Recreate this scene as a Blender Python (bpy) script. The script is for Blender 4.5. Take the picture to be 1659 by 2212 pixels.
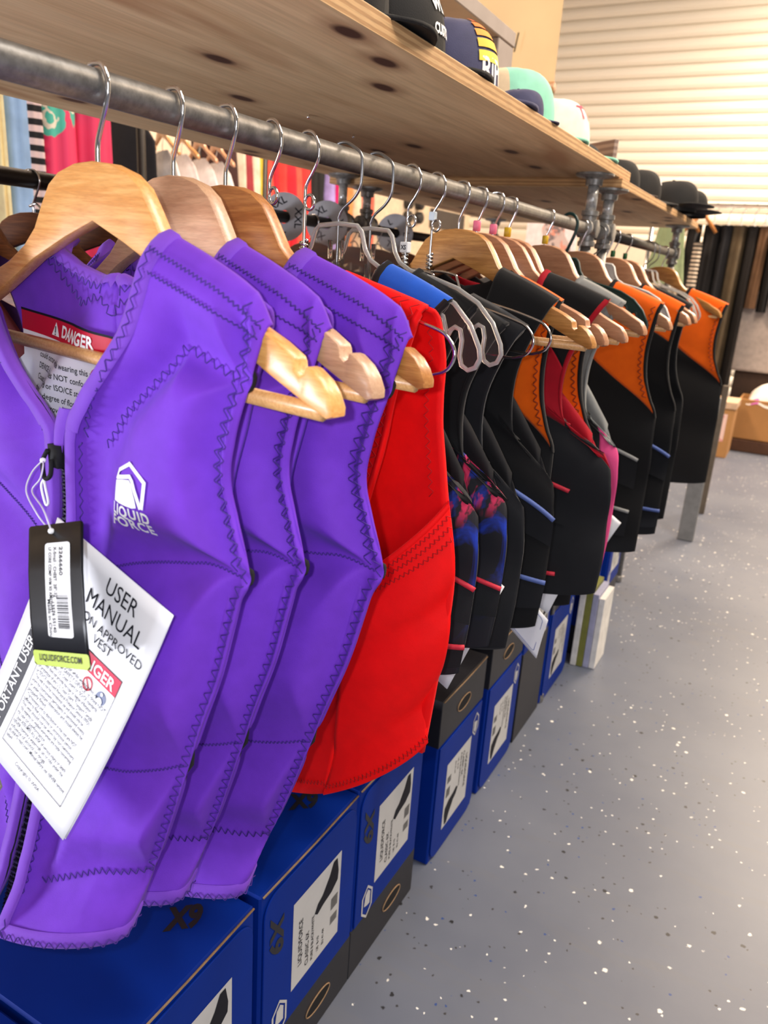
import bpy, bmesh, math, random
from mathutils import Vector, Matrix, noise
from mathutils.bvhtree import BVHTree

random.seed(7)
for o in list(bpy.data.objects):
    bpy.data.objects.remove(o)
C = bpy.context.scene.collection
PI = math.pi
EYE = 1.03                                   # lens height above the floor (m)
PX, PZ = -0.44, EYE + 0.0992                  # hanging pipe axis

# ------------------------------------------------------------------ camera
cam = bpy.data.cameras.new('camera')
cam.sensor_fit = 'HORIZONTAL'
cam.lens = 26.0
cam.sensor_width = 26.0 * 1659 / 1660.0
cam.clip_start = 0.02
cam.dof.use_dof = True
cam.dof.focus_distance = 0.72
cam.dof.aperture_fstop = 9.0
co = bpy.data.objects.new('camera', cam)
C.objects.link(co)
rt = Vector((0.87454038, 0.48063256, 0.06458697))
dn = Vector((0.20046107, -0.23701034, -0.95060058))
fw = Vector((-0.4415818, 0.84428576, -0.30362323))
co.matrix_world = Matrix(((rt.x, -dn.x, -fw.x, 0), (rt.y, -dn.y, -fw.y, 0), (rt.z, -dn.z, -fw.z, EYE), (0, 0, 0, 1)))
bpy.context.scene.camera = co

# ------------------------------------------------------------------ light
def lin(c):
    return tuple(((x / 255) / 12.92 if x <= 10 else (((x / 255) + 0.055) / 1.055) ** 2.4) for x in c)

sc = bpy.context.scene
sc.view_settings.view_transform = 'Standard'
sc.view_settings.look = 'None'
sc.view_settings.gamma = 1
sc.view_settings.use_curve_mapping = False
sc.view_settings.exposure = 0.0
w = bpy.data.worlds.new('world')
sc.world = w
w.use_nodes = True
w.node_tree.nodes['Background'].inputs[0].default_value = (*lin((255, 238, 220)), 1)
w.node_tree.nodes['Background'].inputs[1].default_value = 0.22

def area(name, loc, target, sx, sy, power, col):
    l = bpy.data.lights.new(name, 'AREA')
    l.shape = 'RECTANGLE'
    l.size, l.size_y, l.energy, l.color = sx, sy, power, lin(col)
    o = bpy.data.objects.new(name, l)
    C.objects.link(o)
    o.location = loc
    o.rotation_euler = (Vector(target) - Vector(loc)).to_track_quat('-Z', 'Y').to_euler()
    return o

area('daylight_from_open_front', (-1.85, -1.00, 0.50), (-0.40, 0.6, 0.92), 0.6, 0.6, 44, (240, 243, 255))
area('fill_right_front', (1.7, -1.3, 1.5), (-0.3, 0.7, 0.8), 1.0, 1.2, 20, (248, 247, 255))  # added fill with no seen source, lifts the red vest and right-facing sides
fl_ = bpy.data.lights.new('phone_flash', 'POINT')
fl_.energy, fl_.shadow_soft_size, fl_.color = 6.6, 0.006, lin((244, 246, 255))
flo = bpy.data.objects.new('phone_flash', fl_)
C.objects.link(flo)
flo.location = Vector((0, 0, EYE)) - rt * 0.026 - dn * 0.012
for y, p, tint in ((0.2, 14, (252, 246, 244)), (1.5, 66, (255, 244, 232)), (3.6, 62, (255, 224, 190)), (6.1, 300, (255, 232, 206))):
    area('ceiling_tube', (0.8, y, 3.4), (0.55, y + (0.4 if y > 6 else 0.1), 0), 0.5, 1.5, p, tint)
area('fill_far_vests', (1.0, 1.9, 2.7), (-0.45, 2.6, 0.95), 0.2, 0.2, 30, (255, 232, 206))  # added unseen fill, brightens the orange vests down the row
area('ceiling_tube', (-2.2, 3.2, 3.5), (-2.2, 3.2, 0), 0.6, 1.6, 130, (255, 226, 198))

# ------------------------------------------------------------------ materials
MATS = {}
def nodes(name):
    m = bpy.data.materials.new(name)
    m.use_nodes = True
    nt = m.node_tree
    return m, nt, nt.nodes['Principled BSDF']

def mix_rgb(nt, fac, a, b):
    n = nt.nodes.new('ShaderNodeMix')
    n.data_type = 'RGBA'
    for sock, v in ((n.inputs[0], fac), (n.inputs[6], a), (n.inputs[7], b)):
        if isinstance(v, (int, float)):
            sock.default_value = v
        elif isinstance(v, tuple):
            sock.default_value = (*v, 1) if len(v) == 3 else v
        else:
            nt.links.new(v, sock)
    return n.outputs[2]

def ramp(nt, fac, stops):
    r = nt.nodes.new('ShaderNodeValToRGB')
    nt.links.new(fac, r.inputs[0])
    e = r.color_ramp.elements
    while len(e) < len(stops):
        e.new(0.5)
    for i, (p, v) in enumerate(stops):
        e[i].position = p
        e[i].color = (v, v, v, 1) if isinstance(v, (int, float)) else (*v, 1)
    return r.outputs[0]

def coords(nt, scale=(1, 1, 1), kind='Object'):
    tc = nt.nodes.new('ShaderNodeTexCoord')
    mp = nt.nodes.new('ShaderNodeMapping')
    mp.inputs['Scale'].default_value = scale
    nt.links.new(tc.outputs[kind], mp.inputs[0])
    return mp.outputs[0]

def noise_tex(nt, vec, scale, detail=3, rough=0.5, dist=0):
    n = nt.nodes.new('ShaderNodeTexNoise')
    n.inputs['Scale'].default_value = scale
    n.inputs['Detail'].default_value = detail
    n.inputs['Roughness'].default_value = rough
    n.inputs['Distortion'].default_value = dist
    nt.links.new(vec, n.inputs['Vector'])
    return n.outputs[0]

def add_bump(nt, b, h, strength, dist):
    n = nt.nodes.new('ShaderNodeBump')
    n.inputs['Strength'].default_value = strength
    n.inputs['Distance'].default_value = dist
    nt.links.new(h, n.inputs['Height'])
    nt.links.new(n.outputs[0], b.inputs['Normal'])

def plain(name, col, rough=0.6, metal=0.0, var=0.12, vs=30, bump=0.0, bs=400, bd=0.0006, sheen=0.0, coat=0.0, spec=0.5, stretch=(1, 1, 1)):
    """one colour with a little procedural unevenness and fine relief"""
    if name in MATS:
        return MATS[name]
    m, nt, b = nodes(name)
    c = lin(col)
    v = coords(nt, stretch)
    n = noise_tex(nt, v, vs)
    f = ramp(nt, n, [(0.3, 0.0), (0.7, 1.0)])
    lo = tuple(x * (1 - var) for x in c)
    hi = tuple(min(1, x * (1 + var)) for x in c)
    nt.links.new(mix_rgb(nt, f, lo, hi), b.inputs['Base Color'])
    b.inputs['Roughness'].default_value = rough
    b.inputs['Metallic'].default_value = metal
    b.inputs['Specular IOR Level'].default_value = spec
    b.inputs['Sheen Weight'].default_value = sheen
    b.inputs['Sheen Roughness'].default_value = 0.5
    b.inputs['Coat Weight'].default_value = coat
    b.inputs['Coat Roughness'].default_value = 0.12
    if bump:
        add_bump(nt, b, noise_tex(nt, coords(nt), bs, 2), bump, bd)
    MATS[name] = m
    return m

def neoprene(name, col, sheen=0.25):
    return plain(name, col, 0.72, var=0.06, vs=60, bump=0.35, bs=1500, bd=0.0004, sheen=sheen, spec=0.22)

def wood(name, dark, light, grain=(3, 40, 40), rough=0.38, coat=0.25, ring=7):
    if name in MATS:
        return MATS[name]
    m, nt, b = nodes(name)
    v = coords(nt, grain)
    n1 = noise_tex(nt, v, ring, 4, 0.55, 0.6)
    n2 = noise_tex(nt, coords(nt, tuple(g * 5 for g in grain)), ring, 2)
    f = ramp(nt, n1, [(0.32, 0.0), (0.68, 1.0)])
    c1 = mix_rgb(nt, f, lin(dark), lin(light))
    f2 = ramp(nt, n2, [(0.35, 0.75), (0.6, 1.0)])
    mm = nt.nodes.new('ShaderNodeMix')
    mm.data_type = 'RGBA'
    mm.blend_type = 'MULTIPLY'
    mm.inputs[0].default_value = 0.5
    nt.links.new(c1, mm.inputs[6])
    nt.links.new(f2, mm.inputs[7])
    nt.links.new(mm.outputs[2], b.inputs['Base Color'])
    b.inputs['Roughness'].default_value = rough
    b.inputs['Coat Weight'].default_value = coat
    b.inputs['Coat Roughness'].default_value = 0.2
    MATS[name] = m
    return m

def plywood_face():
    m, nt, b = nodes('plywood_face')
    v = coords(nt, (9, 1.1, 9))
    f = ramp(nt, noise_tex(nt, v, 2.2, 5, 0.6, 1.2), [(0.3, 0.0), (0.72, 1.0)])
    base = mix_rgb(nt, f, lin((206, 168, 122)), lin((232, 200, 154)))
    st = ramp(nt, noise_tex(nt, coords(nt, (60, 2.2, 60)), 3, 3), [(0.35, 0.82), (0.6, 1.0)])
    mm = nt.nodes.new('ShaderNodeMix'); mm.data_type = 'RGBA'; mm.blend_type = 'MULTIPLY'
    mm.inputs[0].default_value = 0.7
    nt.links.new(base, mm.inputs[6]); nt.links.new(st, mm.inputs[7])
    dd = ramp(nt, noise_tex(nt, coords(nt, (5, 1.0, 5)), 1.6, 3, 0.5, 0.5), [(0.56, 0.0), (0.66, 1.0)])
    c1 = mix_rgb(nt, dd, mm.outputs[2], lin((182, 138, 96)))
    vo = nt.nodes.new('ShaderNodeTexVoronoi')
    vo.voronoi_dimensions = '2D'
    vo.inputs['Scale'].default_value = 1.0
    vo.inputs['Randomness'].default_value = 1.0
    nt.links.new(coords(nt, (6.5, 3.0, 1)), vo.inputs['Vector'])
    k = ramp(nt, vo.outputs['Distance'], [(0.05, 1.0), (0.085, 0.0)])
    k2 = ramp(nt, vo.outputs['Distance'], [(0.08, 0.5), (0.17, 0.0)])
    c2 = mix_rgb(nt, k2, c1, lin((140, 92, 60)))
    nt.links.new(mix_rgb(nt, k, c2, lin((74, 42, 28))), b.inputs['Base Color'])
    b.inputs['Roughness'].default_value = 0.68
    add_bump(nt, b, st, 0.15, 0.001)
    MATS['plywood_face'] = m
    return m

def plywood_edge():
    m, nt, b = nodes('plywood_edge')
    wv = nt.nodes.new('ShaderNodeTexWave')
    wv.bands_direction = 'Z'
    wv.inputs['Scale'].default_value = 46
    wv.inputs['Distortion'].default_value = 0.6
    nt.links.new(coords(nt, (1, 1, 1)), wv.inputs['Vector'])
    f = ramp(nt, wv.outputs['Fac'], [(0.25, 0.0), (0.6, 1.0)])
    c = mix_rgb(nt, f, lin((186, 142, 94)), lin((216, 174, 122)))
    n = ramp(nt, noise_tex(nt, coords(nt, (8, 8, 80)), 4, 3), [(0.3, 0.75), (0.6, 1.0)])
    mm = nt.nodes.new('ShaderNodeMix'); mm.data_type = 'RGBA'; mm.blend_type = 'MULTIPLY'
    mm.inputs[0].default_value = 0.8
    nt.links.new(c, mm.inputs[6]); nt.links.new(n, mm.inputs[7])
    nt.links.new(mm.outputs[2], b.inputs['Base Color'])
    b.inputs['Roughness'].default_value = 0.75
    MATS['plywood_edge'] = m
    return m

def floor_mat():
    m, nt, b = nodes('epoxy_flake_floor')
    v = coords(nt)
    n = ramp(nt, noise_tex(nt, v, 2.2, 4, 0.6), [(0.3, 0.0), (0.7, 1.0)])
    col = mix_rgb(nt, n, lin((93, 100, 116)), lin((110, 116, 129)))
    scr = ramp(nt, noise_tex(nt, coords(nt, (1, 6, 1)), 5, 4, 0.6, 1.0), [(0.55, 0.0), (0.75, 0.35)])
    col = mix_rgb(nt, scr, col, lin((108, 109, 112)))
    for sc_, thr, chip, seed in ((46, 0.15, (242, 240, 232), 1.3), (44, 0.14, (28, 30, 36), 5.1), (70, 0.13, (40, 70, 130), 9.7), (95, 0.17, (230, 230, 226), 14.2), (90, 0.16, (52, 52, 56), 21.9)):
        vo = nt.nodes.new('ShaderNodeTexVoronoi')
        vo.inputs['Scale'].default_value = sc_
        mp = nt.nodes.new('ShaderNodeMapping')
        mp.inputs['Location'].default_value = (seed, seed * 2, 0)
        nt.links.new(v, mp.inputs[0])
        wn = noise_tex(nt, mp.outputs[0], 160, 1)
        ad = nt.nodes.new('ShaderNodeVectorMath'); ad.operation = 'MULTIPLY_ADD'
        ad.inputs[1].default_value = (0.006, 0.006, 0)
        nt.links.new(wn, ad.inputs[0]); nt.links.new(mp.outputs[0], ad.inputs[2])
        nt.links.new(ad.outputs[0], vo.inputs['Vector'])
        near = ramp(nt, vo.outputs['Distance'], [(thr, 1.0), (thr + 0.06, 0.0)])
        sp = nt.nodes.new('ShaderNodeSeparateColor')
        nt.links.new(vo.outputs['Color'], sp.inputs[0])
        cl = ramp(nt, noise_tex(nt, mp.outputs[0], 3, 2), [(0.35, 0.03), (0.7, 0.15)])
        lt = nt.nodes.new('ShaderNodeMath'); lt.operation = 'LESS_THAN'
        nt.links.new(sp.outputs[0], lt.inputs[0]); nt.links.new(cl, lt.inputs[1])
        mu = nt.nodes.new('ShaderNodeMath'); mu.operation = 'MULTIPLY'
        nt.links.new(near, mu.inputs[0]); nt.links.new(lt.outputs[0], mu.inputs[1])
        col = mix_rgb(nt, mu.outputs[0], col, lin(chip))
    nt.links.new(col, b.inputs['Base Color'])
    b.inputs['Roughness'].default_value = 0.42
    add_bump(nt, b, noise_tex(nt, v, 90, 2), 0.12, 0.0008)
    MATS['floor'] = m
    return m

def galvanised(name, col, rough=0.42):
    if name in MATS:
        return MATS[name]
    m, nt, b = nodes(name)
    f = ramp(nt, noise_tex(nt, coords(nt), 90, 5, 0.65), [(0.3, 0.0), (0.7, 1.0)])
    c = lin(col)
    nt.links.new(mix_rgb(nt, f, tuple(x * 0.5 for x in c), tuple(min(1, x * 1.25) for x in c)), b.inputs['Base Color'])
    b.inputs['Metallic'].default_value = 0.4
    b.inputs['Roughness'].default_value = rough
    add_bump(nt, b, f, 0.1, 0.0004)
    MATS[name] = m
    return m

def clear_plastic(name, tint=(235, 232, 228), tr=0.97, ior=1.1):
    if name in MATS:
        return MATS[name]
    m, nt, b = nodes(name)
    b.inputs['Base Color'].default_value = (*lin(tint), 1)
    b.inputs['Transmission Weight'].default_value = tr
    b.inputs['IOR'].default_value = ior
    b.inputs['Roughness'].default_value = 0.04
    add_bump(nt, b, noise_tex(nt, coords(nt), 60, 1), 0.05, 0.0005)
    MATS[name] = m
    return m

def spotted(name, base, blobs, scale=40, thr=(0.45, 0.5), stretch=(1, 1, 1), rough=0.75, dist=0.8):
    """printed cloth: flat base with one or more blob colours"""
    if name in MATS:
        return MATS[name]
    m, nt, b = nodes(name)
    col = lin(base)
    for i, c in enumerate(blobs):
        mp = nt.nodes.new('ShaderNodeMapping')
        mp.inputs['Location'].default_value = (i * 3.7 + 1, i * 1.3, i * 2.9)
        nt.links.new(coords(nt, stretch), mp.inputs[0])
        f = ramp(nt, noise_tex(nt, mp.outputs[0], scale, 2, 0.5, dist), [(thr[0] + 0.05 * i, 0.0), (thr[1] + 0.05 * i, 1.0)])
        col = mix_rgb(nt, f, col, lin(c))
    nt.links.new(col, b.inputs['Base Color'])
    b.inputs['Roughness'].default_value = rough
    MATS[name] = m
    return m

def galaxy():
    """black cloth printed with pink flame streaks above and blue clouds below"""
    m, nt, b = nodes('galaxy_print')
    v = coords(nt)
    sp = nt.nodes.new('ShaderNodeSeparateXYZ')
    nt.links.new(v, sp.inputs[0])
    blue = ramp(nt, noise_tex(nt, coords(nt, (1, 1, 0.8)), 19, 4, 0.6, 0.8), [(0.47, 0.0), (0.64, 1.0)])
    zb = nt.nodes.new('ShaderNodeMapRange')
    zb.inputs[1].default_value, zb.inputs[2].default_value = -0.46, -0.36
    nt.links.new(sp.outputs[2], zb.inputs[0])
    mu = nt.nodes.new('ShaderNodeMath'); mu.operation = 'MULTIPLY'
    nt.links.new(blue, mu.inputs[0]); nt.links.new(zb.outputs[0], mu.inputs[1])
    col = mix_rgb(nt, mu.outputs[0], lin((16, 16, 26)), lin((14, 58, 190)))
    pink = ramp(nt, noise_tex(nt, coords(nt, (1.6, 1.6, 0.3)), 44, 3, 0.6, 0.4), [(0.48, 0.0), (0.58, 1.0)])
    za = nt.nodes.new('ShaderNodeMapRange')
    za.inputs[1].default_value, za.inputs[2].default_value = -0.322, -0.300
    nt.links.new(sp.outputs[2], za.inputs[0])
    mu2 = nt.nodes.new('ShaderNodeMath'); mu2.operation = 'MULTIPLY'
    nt.links.new(pink, mu2.inputs[0]); nt.links.new(za.outputs[0], mu2.inputs[1])
    nt.links.new(mix_rgb(nt, mu2.outputs[0], col, lin((214, 44, 92))), b.inputs['Base Color'])
    b.inputs['Roughness'].default_value = 0.7
    MATS['galaxy_print'] = m
    return m

def striped(name, a, c, scale, axis='Z', rough=0.8):
    if name in MATS:
        return MATS[name]
    m, nt, b = nodes(name)
    wv = nt.nodes.new('ShaderNodeTexWave')
    wv.bands_direction = axis
    wv.inputs['Scale'].default_value = scale
    wv.inputs['Distortion'].default_value = 0.4
    nt.links.new(coords(nt), wv.inputs['Vector'])
    f = ramp(nt, wv.outputs['Fac'], [(0.45, 0.0), (0.55, 1.0)])
    nt.links.new(mix_rgb(nt, f, lin(a), lin(c)), b.inputs['Base Color'])
    b.inputs['Roughness'].default_value = rough
    MATS[name] = m
    return m

PURPLE = neoprene('purple_neoprene', (116, 56, 198), 0.04)
PURPLE_BIND = neoprene('purple_binding', (122, 68, 194), 0.08)
THREAD = plain('purple_thread', (66, 34, 132), 0.8)
RED = neoprene('red_neoprene', (250, 8, 8), 0.02)
RED_THREAD = plain('red_thread', (196, 8, 12), 0.8)
BLACK = neoprene('black_neoprene', (17, 17, 19), 0.12)
BLACK2 = neoprene('charcoal_neoprene', (25, 26, 30), 0.15)
LINING = plain('black_lining', (13, 12, 16), 0.85)
ORANGE = neoprene('orange_neoprene', (255, 104, 2), 0.15)
CRIMSON = neoprene('crimson_neoprene', (176, 12, 34), 0.12)
GREYN = neoprene('grey_neoprene', (142, 143, 140), 0.2)
PINKN = neoprene('pink_neoprene', (240, 84, 146), 0.2)
BLUEN = neoprene('blue_neoprene', (14, 92, 206), 0.2)
BLUECORD = plain('slate_blue_cord', (88, 108, 172), 0.7, bump=0.4, bs=600)
REDCORD = plain('red_cord', (206, 40, 62), 0.7)
GREYCORD = plain('grey_cord', (150, 150, 148), 0.7)
WHITE = plain('white_print', (246, 246, 246), 0.6, var=0.02)
INK = plain('dark_ink', (26, 27, 36), 0.6, var=0.05, spec=0.1)
PAPER = plain('glossy_paper', (250, 250, 253), 0.28, var=0.015, vs=8, coat=0.0, spec=0.35)
CARD_BLACK = plain('glossy_black_card', (7, 8, 14), 0.34, var=0.1, bump=0.06, bs=160, coat=0.0, spec=0.2)
LIME = plain('lime_print', (184, 208, 24), 0.35, var=0.03)
DANGER = plain('danger_red_print', (196, 22, 52), 0.5, var=0.04, spec=0.2)
PINKRED = plain('pinkish_red_print', (226, 40, 78), 0.5, var=0.03, spec=0.2)
CHROME = plain('chrome', (224, 224, 226), 0.12, 1.0, var=0.05)
DULLWIRE = plain('dull_grey_wire', (150, 152, 154), 0.3, 0.9, var=0.1)
HW = [wood('honey_maple', (220, 148, 74), (243, 182, 108)), wood('pale_beech', (196, 150, 116), (216, 174, 138)),
      wood('amber_oak', (170, 104, 52), (206, 142, 78)), wood('golden_oak', (176, 116, 56), (212, 152, 84)),
      wood('rosy_beech', (186, 130, 94), (206, 152, 114))]
DOWEL = wood('dowel_wood', (214, 154, 92), (238, 186, 122), (60, 60, 60))
DARKWOOD = wood('dark_wood', (104, 58, 30), (142, 86, 46), coat=0.0, rough=0.55)
PLY, PLYE = plywood_face(), plywood_edge()
FLOOR = floor_mat()
PIPE = galvanised('galvanised_pipe', (118, 116, 112))
FIT = galvanised('malleable_fitting', (140, 138, 134), 0.36)
NIPPLE = galvanised('bright_nipple', (206, 206, 204), 0.22)
BPIPE = plain('black_rail', (34, 31, 30), 0.45, 0.3, bump=0.2, bs=120)
BOXBLUE = plain('blue_carton', (0, 44, 142), 0.55, spec=0.15, var=0.05, vs=12, bump=0.05, bs=200)
BOXBLACK = plain('black_carton', (30, 30, 36), 0.5, var=0.08)
KRAFT = plain('raw_cardboard', (150, 122, 92), 0.85, var=0.15, vs=80)
LABEL = plain('carton_label', (206, 206, 204), 0.5, var=0.03)
PRINT = plain('carton_print', (38, 38, 44), 0.6, spec=0.1)
CLEAR = clear_plastic('clear_acrylic')
CLEAR_RIM = clear_plastic('clear_acrylic_rim', (250, 249, 247), 0.72, 1.42)
GALAXY = galaxy()

# ------------------------------------------------------------------ mesh helpers
class MB:
    def __init__(s):
        s.v, s.f, s.m = [], [], []
    def add(s, vs, fs, mi=0):
        n = len(s.v)
        s.v += [tuple(v) for v in vs]
        s.f += [tuple(i + n for i in f) for f in fs]
        s.m += [mi] * len(fs)
        return s
    def box(s, c, d, mi=0, M=None):
        x, y, z = (k / 2 for k in d)
        vs = [Vector((sx * x, sy * y, sz * z)) for sx in (-1, 1) for sy in (-1, 1) for sz in (-1, 1)]
        if M:
            vs = [M @ v for v in vs]
        vs = [v + Vector(c) for v in vs]
        return s.add(vs, [(0, 1, 3, 2), (4, 6, 7, 5), (0, 4, 5, 1), (2, 3, 7, 6), (0, 2, 6, 4), (1, 5, 7, 3)], mi)
    def tube(s, pts, r, n=8, caps=True, closed=False, mi=0):
        pts = [Vector(p) for p in pts]
        N = len(pts)
        rr = r if isinstance(r, (list, tuple)) else [r] * N
        t0 = (pts[1] - pts[0]).normalized()
        ref = Vector((0, 0, 1)) if abs(t0.z) < 0.9 else Vector((1, 0, 0))
        nrm = t0.cross(ref).normalized()
        vs, fs = [], []
        for i, p in enumerate(pts):
            if closed:
                t = (pts[(i + 1) % N] - pts[i - 1])
            else:
                t = pts[min(i + 1, N - 1)] - pts[max(i - 1, 0)]
            if t.length < 1e-9:
                t = t0
            t.normalize()
            nrm = (nrm - t * nrm.dot(t))
            nrm = nrm.normalized() if nrm.length > 1e-6 else t.orthogonal().normalized()
            b = t.cross(nrm)
            for k in range(n):
                a = 2 * PI * k / n
                vs.append(p + (nrm * math.cos(a) + b * math.sin(a)) * rr[i])
        for i in range(N if closed else N - 1):
            j = (i + 1) % N
            for k in range(n):
                fs.append((i * n + k, i * n + (k + 1) % n, j * n + (k + 1) % n, j * n + k))
        if caps and not closed:
            fs.append(tuple(range(n))[::-1])
            fs.append(tuple((N - 1) * n + k for k in range(n)))
        return s.add(vs, fs, mi)
    def lathe(s, prof, n=20, M=None, mi=0):
        """prof: (radius, height) pairs"""
        vs, fs = [], []
        for r, h in prof:
            for k in range(n):
                a = 2 * PI * k / n
                v = Vector((r * math.cos(a), r * math.sin(a), h))
                vs.append(M @ v if M else v)
        for i in range(len(prof) - 1):
            for k in range(n):
                fs.append((i * n + k, i * n + (k + 1) % n, (i + 1) * n + (k + 1) % n, (i + 1) * n + k))
        fs.append(tuple(range(n))[::-1])
        fs.append(tuple((len(prof) - 1) * n + k for k in range(n)))
        return s.add(vs, fs, mi)
    def grid(s, fn, nu, nv, mi=0, flip=False, closed_u=False):
        vs, fs = [], []
        for j in range(nv + 1):
            for i in range(nu + (0 if closed_u else 1)):
                vs.append(fn(i / nu, j / nv))
        W_ = nu if closed_u else nu + 1
        for j in range(nv):
            for i in range(nu):
                a, b = j * W_ + i, j * W_ + (i + 1) % W_
                c, d = b + W_, a + W_
                fs.append((a, d, c, b) if flip else (a, b, c, d))
        return s.add(vs, fs, mi)
    def mesh(s, name, mats, smooth=True):
        me = bpy.data.meshes.new(name)
        me.from_pydata(s.v, [], s.f)
        for m in (mats if isinstance(mats, (list, tuple)) else [mats]):
            me.materials.append(m)
        if any(s.m):
            me.polygons.foreach_set('material_index', s.m)
        if smooth:
            me.polygons.foreach_set('use_smooth', [True] * len(me.polygons))
        me.update()
        return me

def link(name, me, parent=None, loc=None, rotz=None):
    o = bpy.data.objects.new(name, me)
    C.objects.link(o)
    if parent:
        o.parent = parent
    if loc is not None:
        o.location = loc
    if rotz is not None:
        o.rotation_euler = (0, 0, rotz)
    return o

def part(name, mb, mats, parent=None, smooth=True, sharp=None):
    me = mb if isinstance(mb, bpy.types.Mesh) else mb.mesh(name, mats, smooth)
    o = link(name, me, parent)
    if sharp:
        try:
            me.set_sharp_from_angle(angle=math.radians(sharp))
        except Exception:
            pass
    return o

def prism(outline, depth, bevel=0.0, seg=2, axis='y'):
    """closed outline (x, z) extruded along y, edges rounded; centred on y = 0"""
    bm = bmesh.new()
    f = bm.faces.new([bm.verts.new((x, -depth / 2, z)) for x, z in outline])
    r = bmesh.ops.extrude_face_region(bm, geom=[f])
    for g in r['geom']:
        if isinstance(g, bmesh.types.BMVert):
            g.co.y += depth
    bmesh.ops.recalc_face_normals(bm, faces=bm.faces)
    if bevel:
        es = [e for e in bm.edges if abs(e.verts[0].co.y - e.verts[1].co.y) < 1e-7]
        bmesh.ops.bevel(bm, geom=es, offset=bevel, segments=seg, affect='EDGES', profile=0.5)
    bmesh.ops.triangulate(bm, faces=[f for f in bm.faces if len(f.verts) > 4])
    me = bpy.data.meshes.new('prism')
    bm.to_mesh(me)
    bm.free()
    me.polygons.foreach_set('use_smooth', [True] * len(me.polygons))
    me.set_sharp_from_angle(angle=math.radians(42))
    return me

def rbox(d, bevel=0.002, seg=2):
    bm = bmesh.new()
    bmesh.ops.create_cube(bm, size=1)
    for v in bm.verts:
        v.co = Vector((v.co.x * d[0], v.co.y * d[1], v.co.z * d[2]))
    bmesh.ops.bevel(bm, geom=bm.edges[:], offset=bevel, segments=seg, affect='EDGES', profile=0.5)
    me = bpy.data.meshes.new('box')
    bm.to_mesh(me)
    bm.free()
    return me

def solid(name, me, mat, parent, loc=(0, 0, 0), rot=(0, 0, 0)):
    me.materials.clear()
    me.materials.append(mat)
    o = link(name, me, parent, loc)
    o.rotation_euler = rot
    return o

def tag(o, label, cat, group=None, kind=None):
    if label: o['label'] = label
    if cat: o['category'] = cat
    if group: o['group'] = group
    if kind: o['kind'] = kind
    return o

def thing(name, label, cat, loc=(0, 0, 0), rotz=0.0, group=None):
    o = bpy.data.objects.new(name, None)
    o.empty_display_size = 0.05
    C.objects.link(o)
    o.location = loc
    o.rotation_euler = (0, 0, rotz)
    return tag(o, label, cat, group)

def smooth_curve(pts, n):
    return [cr(pts, i / n) for i in range(n + 1)]

def cr(P, t):
    n = len(P) - 1
    x = min(max(t, 0.0), 1.0) * n
    i = min(int(x), n - 1)
    f = x - i
    p0, p1, p2, p3 = P[max(i - 1, 0)], P[i], P[i + 1], P[min(i + 2, n)]
    return Vector([0.5 * (2 * b + (c - a) * f + (2 * a - 5 * b + 4 * c - d) * f * f + (3 * b - a - 3 * c + d) * f ** 3) for a, b, c, d in zip(p0, p1, p2, p3)])

def text_mesh(txt, size, align='CENTER', bold=0.0, xs=1.0, spacing=1.0, shear=0.0):
    cu = bpy.data.curves.new('lettering', 'FONT')
    cu.body, cu.size, cu.align_x = txt, size, align
    cu.offset = bold
    cu.space_character = spacing
    cu.shear = shear
    cu.resolution_u = 3
    o = bpy.data.objects.new('lettering', cu)
    C.objects.link(o)
    dg = bpy.context.evaluated_depsgraph_get()
    me = bpy.data.meshes.new_from_object(o.evaluated_get(dg))
    bpy.data.objects.remove(o)
    bpy.data.curves.remove(cu)
    vs = [(v.co.x * xs, v.co.y) for v in me.vertices]
    fs = [tuple(p.vertices) for p in me.polygons]
    bpy.data.meshes.remove(me)
    return vs, fs

def print_on(mb, vs, fs, fn, mi=0):
    mb.add([fn(x, y) for x, y in vs], fs, mi)
    return mb

def rect_flat(mb, fn, x0, y0, x1, y1, nx=1, ny=1, mi=0):
    return mb.grid(lambda a, b: fn(x0 + (x1 - x0) * a, y0 + (y1 - y0) * b), nx, ny, mi)

# ------------------------------------------------------------------ setting
def struct(name, mb, mat, parent=None, smooth=False):
    o = part(name, mb, mat, parent, smooth)
    if not parent:
        o['kind'] = 'structure'
    return o

struct('floor', MB().grid(lambda a, b: (-5 + 9 * a, -4 + 12.6 * b, 0), 2, 2), FLOOR)
CREAM = plain('cream_wall_paint', (238, 222, 200), 0.8, var=0.04, vs=3)
struct('wall_left', MB().box((-3.9, 3.0, 1.8), (0.1, 11.2, 3.6)), CREAM)
struct('wall_back', MB().box((-0.5, 8.15, 2.0), (9, 0.1, 4.0)), CREAM)
door = bpy.data.objects.new('door_1', None)
C.objects.link(door)
door.location = (-0.5, 7.75, 0)
door['kind'] = 'structure'
DOORM = plain('white_door_slat', (244, 238, 226), 0.45, var=0.03, vs=5, stretch=(0.2, 1, 1))
SL = 0.0985
prof = [(0.0, 0.0), (-0.024, 0.006), (-0.040, 0.026), (-0.043, 0.052), (-0.036, 0.074), (-0.018, 0.086), (0.004, 0.0900), (0.004, SL)]
slat = MB()
for i in range(len(prof) - 1):
    (y0, z0), (y1, z1) = prof[i], prof[i + 1]
    slat.add([(-2.9, y0, z0), (3.1, y0, z0), (3.1, y1, z1), (-2.9, y1, z1)], [(0, 1, 2, 3)])
slat_me = slat.mesh('slat', DOORM)
for k in range(35):
    s_ = link('slat', slat_me, door)
    s_.location = (0, 0, k * SL)
struct('trim_1', MB().box((-0.5, 7.6, 3.53), (7, 0.3, 0.16)), plain('grey_header', (176, 168, 166), 0.7))

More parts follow.
